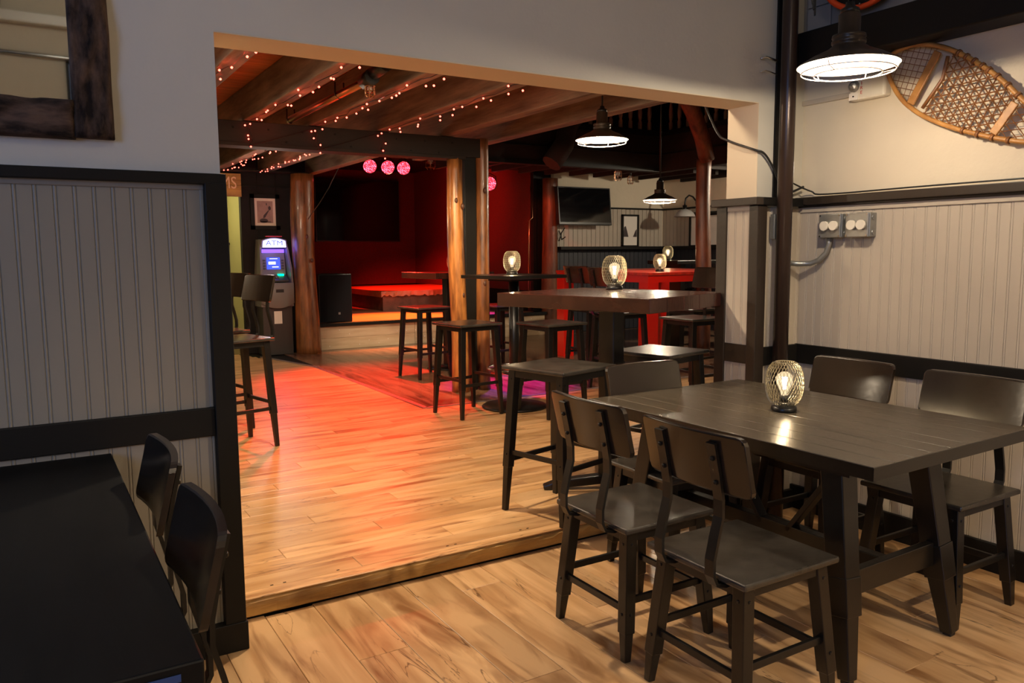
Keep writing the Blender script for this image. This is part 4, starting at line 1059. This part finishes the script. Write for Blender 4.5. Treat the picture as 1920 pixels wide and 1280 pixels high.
# ------------------------------------------------------------------ right wall fittings
b = NB(); tube(b, [(3.235, 2.70, 0), (3.235, 2.70, 4.45)], .0375, 24); obj('steel_pole', b, m_pole, label='dark steel pole from floor to ceiling in the right corner', cat='pole')
b = NB(); span(b, (3.205, 2.735, 1.425), (3.235, 2.762, 1.55), bev=.004); obj('switch_box', b, m_galv, label='narrow grey switch box behind the steel pole', cat='switch')
def socket_box(y, lab):
    t = thing('socket_box', lab, 'socket', (W2X-.004, y, 1.487))
    obj('box', span(NB(), (-.052, -.062, -.057), (0, .062, .057), bev=.004), m_galv, t)
    obj('cover_plate', span(NB(), (-.060, -.058, -.058), (-.052, .066, .058), bev=.004), m_galv, t)
    for dy in (-.026, .026): obj('socket_cap', tube(NB(), [(-.060, dy, 0), (-.078, dy, 0)], .023, 20), m_cream, t)
    sb = NB()
    for dy in (-.05, .058):
        for dz in (-.05, .05): box(sb, (-.061, dy, dz), (.003, .008, .008))
    obj('screw', sb, m_steel, t); kb = NB()
    for dz in (.035, -.035): tube(kb, [(-.028, -.066, dz), (-.028, -.060, dz)], .012, 12)
    obj('knockout', kb, m_galv, t)
socket_box(2.555, 'grey double socket box on the beadboard, left of the pair, conduit below'); socket_box(2.405, 'grey double socket box on the beadboard, right of the pair')
b = NB(); tube(b, [(3.43, 2.48, 1.50), (3.43, 2.487, 1.50)], .014, 10); obj('box_coupler', b, m_steel, label='short coupler joining the two socket boxes', cat='coupler')
b = NB(); tube(b, [(3.43, 2.58, 1.432), (3.43, 2.582, 1.40), (3.43, 2.598, 1.355), (3.42, 2.632, 1.318), (3.41, 2.675, 1.302), (3.38, 2.72, 1.300), (3.33, 2.745, 1.305)], .0135, 12); obj('conduit_pipe', b, m_galv, label='grey curved conduit from the socket box to the pole', cat='pipe')
def cable(pts, lab, r_=.006):
    b = NB(); P = [Vector(p) for p in pts]; out = []
    for i in range(len(P)-1):
        p0, p1, p2_, p3_ = P[max(i-1, 0)], P[i], P[i+1], P[min(i+2, len(P)-1)]
        for k in range(5):
            s = k/5; out.append(.5*((2*p1)+(-p0+p2_)*s+(2*p0-5*p1+4*p2_-p3_)*s*s+(-p0+3*p1-3*p2_+p3_)*s**3))
    out.append(P[-1]); tube(b, out, r_, 6); obj('wall_cable', b, m_cord, label=lab, cat='cable')
cable([(3.2, 3.25, 2.2), (3.12, 3.05, 1.98), (3.11, 2.96, 1.925), (3.11, 2.79, 1.862), (3.15, 2.765, 1.845), (3.21, 2.765, 1.79), (3.27, 2.76, 1.70), (3.32, 2.75, 1.66), (3.42, 2.74, 1.69)], 'black cable round the white pier to the pole')
cable([(3.27, 2.72, 1.72), (3.34, 2.73, 1.70), (3.43, 2.70, 1.665), (3.43, 2.60, 1.645), (3.43, 2.0, 1.648), (3.43, .8, 1.648)], 'black cable running right along the top rail', .004)
for z in (2.295, 2.232):
    b = NB(); tube(b, [(3.12, 2.775, z), (3.15, 2.765, z+.008), (3.20, 2.74, z-.01)], .006 if z > 2.25 else .003, 6); obj('pole_strap', b, m_steel, label='metal strap tying the pole to the wall, ' + ('upper thick one' if z > 2.25 else 'lower thin one'), cat='strap')
# fire alarm
t = thing('fire_alarm', 'cream fire alarm strobe high on the right wall behind the pendant', 'alarm', (W2X, 2.40, 2.115))
obj('body', span(NB(), (-.055, -.10, -.045), (0, .085, .065), bev=.012), m_cream, t)
sl = NB(); bmesh.ops.create_icosphere(sl, subdivisions=2, radius=.027, matrix=Matrix.Translation((-.058, .055, .02))); obj('strobe_lens', sl, m_galv, t)
obj('label_plate', span(NB(), (-.058, .035, -.042), (-.054, .082, -.010)), m_paper, t); obj('test_button', box(NB(), (-.060, .058, -.026), (.004, .006, .006)), m_trim, t)
for i, chh in enumerate('FIRE'): text('fire_lettering', chh, .022, m_redletter, (-.0565, .018, .050-.021*i), (math.pi/2, 0, -math.pi/2), t, .0008)
# round orange-rimmed sign
t = thing('round_sign', 'orange-rimmed dark round sign cut off at the top edge', 'sign', (3.36, 2.40, 2.712))
b = NB(); tube(b, [(0, .235*math.cos(a), .235*math.sin(a)) for a in (2*math.pi*i/48 for i in range(48))], .014, 8, closed=True); obj('rim', b, m_orange, t)
b = NB(); tube(b, [(.02, 0, 0), (.0, 0, 0)], .23, 40); obj('disc', b, m_trim, t); obj('screw', box(NB(), (-.018, 0, -.225), (.008, .008, .008), bev=.002), m_steel, t)

# ------------------------------------------------------------------ snowshoe
SX = 3.415
outl = [(2.298, 2.198), (2.285, 2.235), (2.262, 2.252), (2.217, 2.262), (2.165, 2.264), (2.120, 2.256), (2.07, 2.240), (2.019, 2.217), (1.97, 2.188), (1.920, 2.154), (1.87, 2.116), (1.826, 2.080), (1.764, 2.020), (1.70, 1.950), (1.62, 1.87), (1.50, 1.79),
        (1.50, 1.775), (1.60, 1.782), (1.683, 1.788), (1.781, 1.812), (1.872, 1.842), (1.968, 1.878), (2.069, 1.926), (2.139, 1.968), (2.206, 2.024), (2.252, 2.084), (2.285, 2.149)]
t = thing('snowshoe', 'old wooden snowshoe with woven rawhide hung on the right wall', 'snowshoe', (SX, 0, 0))
def smooth_closed(P, k=3):
    P = [Vector((0, a, b_)) for a, b_ in P]; n = len(P); out = []
    for i in range(n):
        p0, p1, p2_, p3_ = P[i-1], P[i], P[(i+1) % n], P[(i+2) % n]
        for j in range(k):
            s = j/k; out.append(.5*((2*p1)+(-p0+p2_)*s+(2*p0-5*p1+4*p2_-p3_)*s*s+(-p0+3*p1-3*p2_+p3_)*s**3))
    return out
rim = smooth_closed(outl)
b = NB(); tube(b, rim, .0105, 8, closed=True); obj('rim', b, m_bent, t)
def inside(y, z):
    c = False; n = len(rim)
    for i in range(n):
        a, d = rim[i], rim[(i+1) % n]
        if (a.z > z) != (d.z > z) and y < (d.y-a.y)*(z-a.z)/(d.z-a.z)+a.y: c = not c
    return c
ax = Vector((0, -(2.298-1.60), -(2.2-1.84))).normalized(); az = Vector((0, ax.z, -ax.y)); O = Vector((0, 2.298, 2.198))
def P_(u, v): return O+ax*u+az*v
def uv(y, z): d = Vector((0, y, z))-O; return d.dot(ax), d.dot(az)
def bounds(u0, u1, cond=None):
    pass
def lines(bm, u0, u1, dirs, step, r_):
    """clip families of parallel cords to the shoe between u0 and u1"""
    for ang in dirs:
        d = Vector((math.cos(ang), math.sin(ang))); nrm = Vector((-d.y, d.x)); k = -30
        while k < 30:
            o_ = nrm*(k*step); seg = None; s = -1.2
            while s < 1.4:
                u, v = o_.x+d.x*s, o_.y+d.y*s; p = P_(u, v)
                ok = u0(v) < u < u1(v) and inside(p.y, p.z)
                if ok:
                    if seg is None: seg = [s, s]
                    seg[1] = s
                if (not ok or s+.008 >= 1.4) and seg:
                    if seg[1]-seg[0] > .012:
                        a, e = o_+d*seg[0], o_+d*seg[1]; off = Vector((random.uniform(-.004, .004), 0, 0))
                        tube(bm, [P_(a.x, a.y)+off, P_(e.x, e.y)-off], r_, 4, cap=False)
                    seg = None
                s += .008
            k += 1
b1a, b1b = uv(2.061, 2.214), uv(2.177, 2.013); b2a, b2b = uv(1.731, 1.948), uv(1.811, 1.836); c1a, c1b = uv(2.017, 2.186), uv(2.12, 1.985)
def ln(a, c): return lambda v: a[0]+(c[0]-a[0])*(v-a[1])/(c[1]-a[1])
bar1, bar2, cord = ln(b1a, b1b), ln(b2a, b2b), ln(c1a, c1b)
b = NB(); lines(b, lambda v: -1, bar1, (R(8), R(98)), .026, .0016); obj('toe_netting', b, m_rawhide, t)
b = NB(); lines(b, lambda v: cord(v)+.012, bar2, (R(30), R(-30), R(90)), .031, .0027); obj('foot_netting', b, m_rawhide, t)
b = NB(); lines(b, bar2, lambda v: 2, (R(28), R(-28)), .028, .0018); obj('heel_netting', b, m_rawhide, t)
for A, Bb in ((b1a, b1b), (b2a, b2b)):
    a, e = P_(*A), P_(*Bb); obj('crossbar', bar(NB(), a, e, .034, .012, ref=(1, 0, 0), bev=.003), m_bent, t)
a, m_, e = P_(*c1a), P_(*uv(2.035, 2.095)), P_(*c1b)
b = NB(); tube(b, [a, a.lerp(m_, .5), m_, m_.lerp(e, .5)+Vector((0, .0, 0)), e], .008, 8); obj('master_cord', b, m_rawhide, t)
b = NB()
for i in range(0, len(rim)):
    p = rim[i]
    if 1.7 < p.y < 2.0 and i % 2 == 0:
        q = rim[(i+1) % len(rim)]; d = (q-p).normalized(); tube(b, [p-d*.006, p+d*.006], .0155, 8)
obj('lashing', b, m_rawhide, t)

for o in list(C.objects):
    if o.type == 'MESH' and o.parent is None and 'kind' not in o.keys() and 'category' not in o.keys(): print('UNTAGGED', o.name)
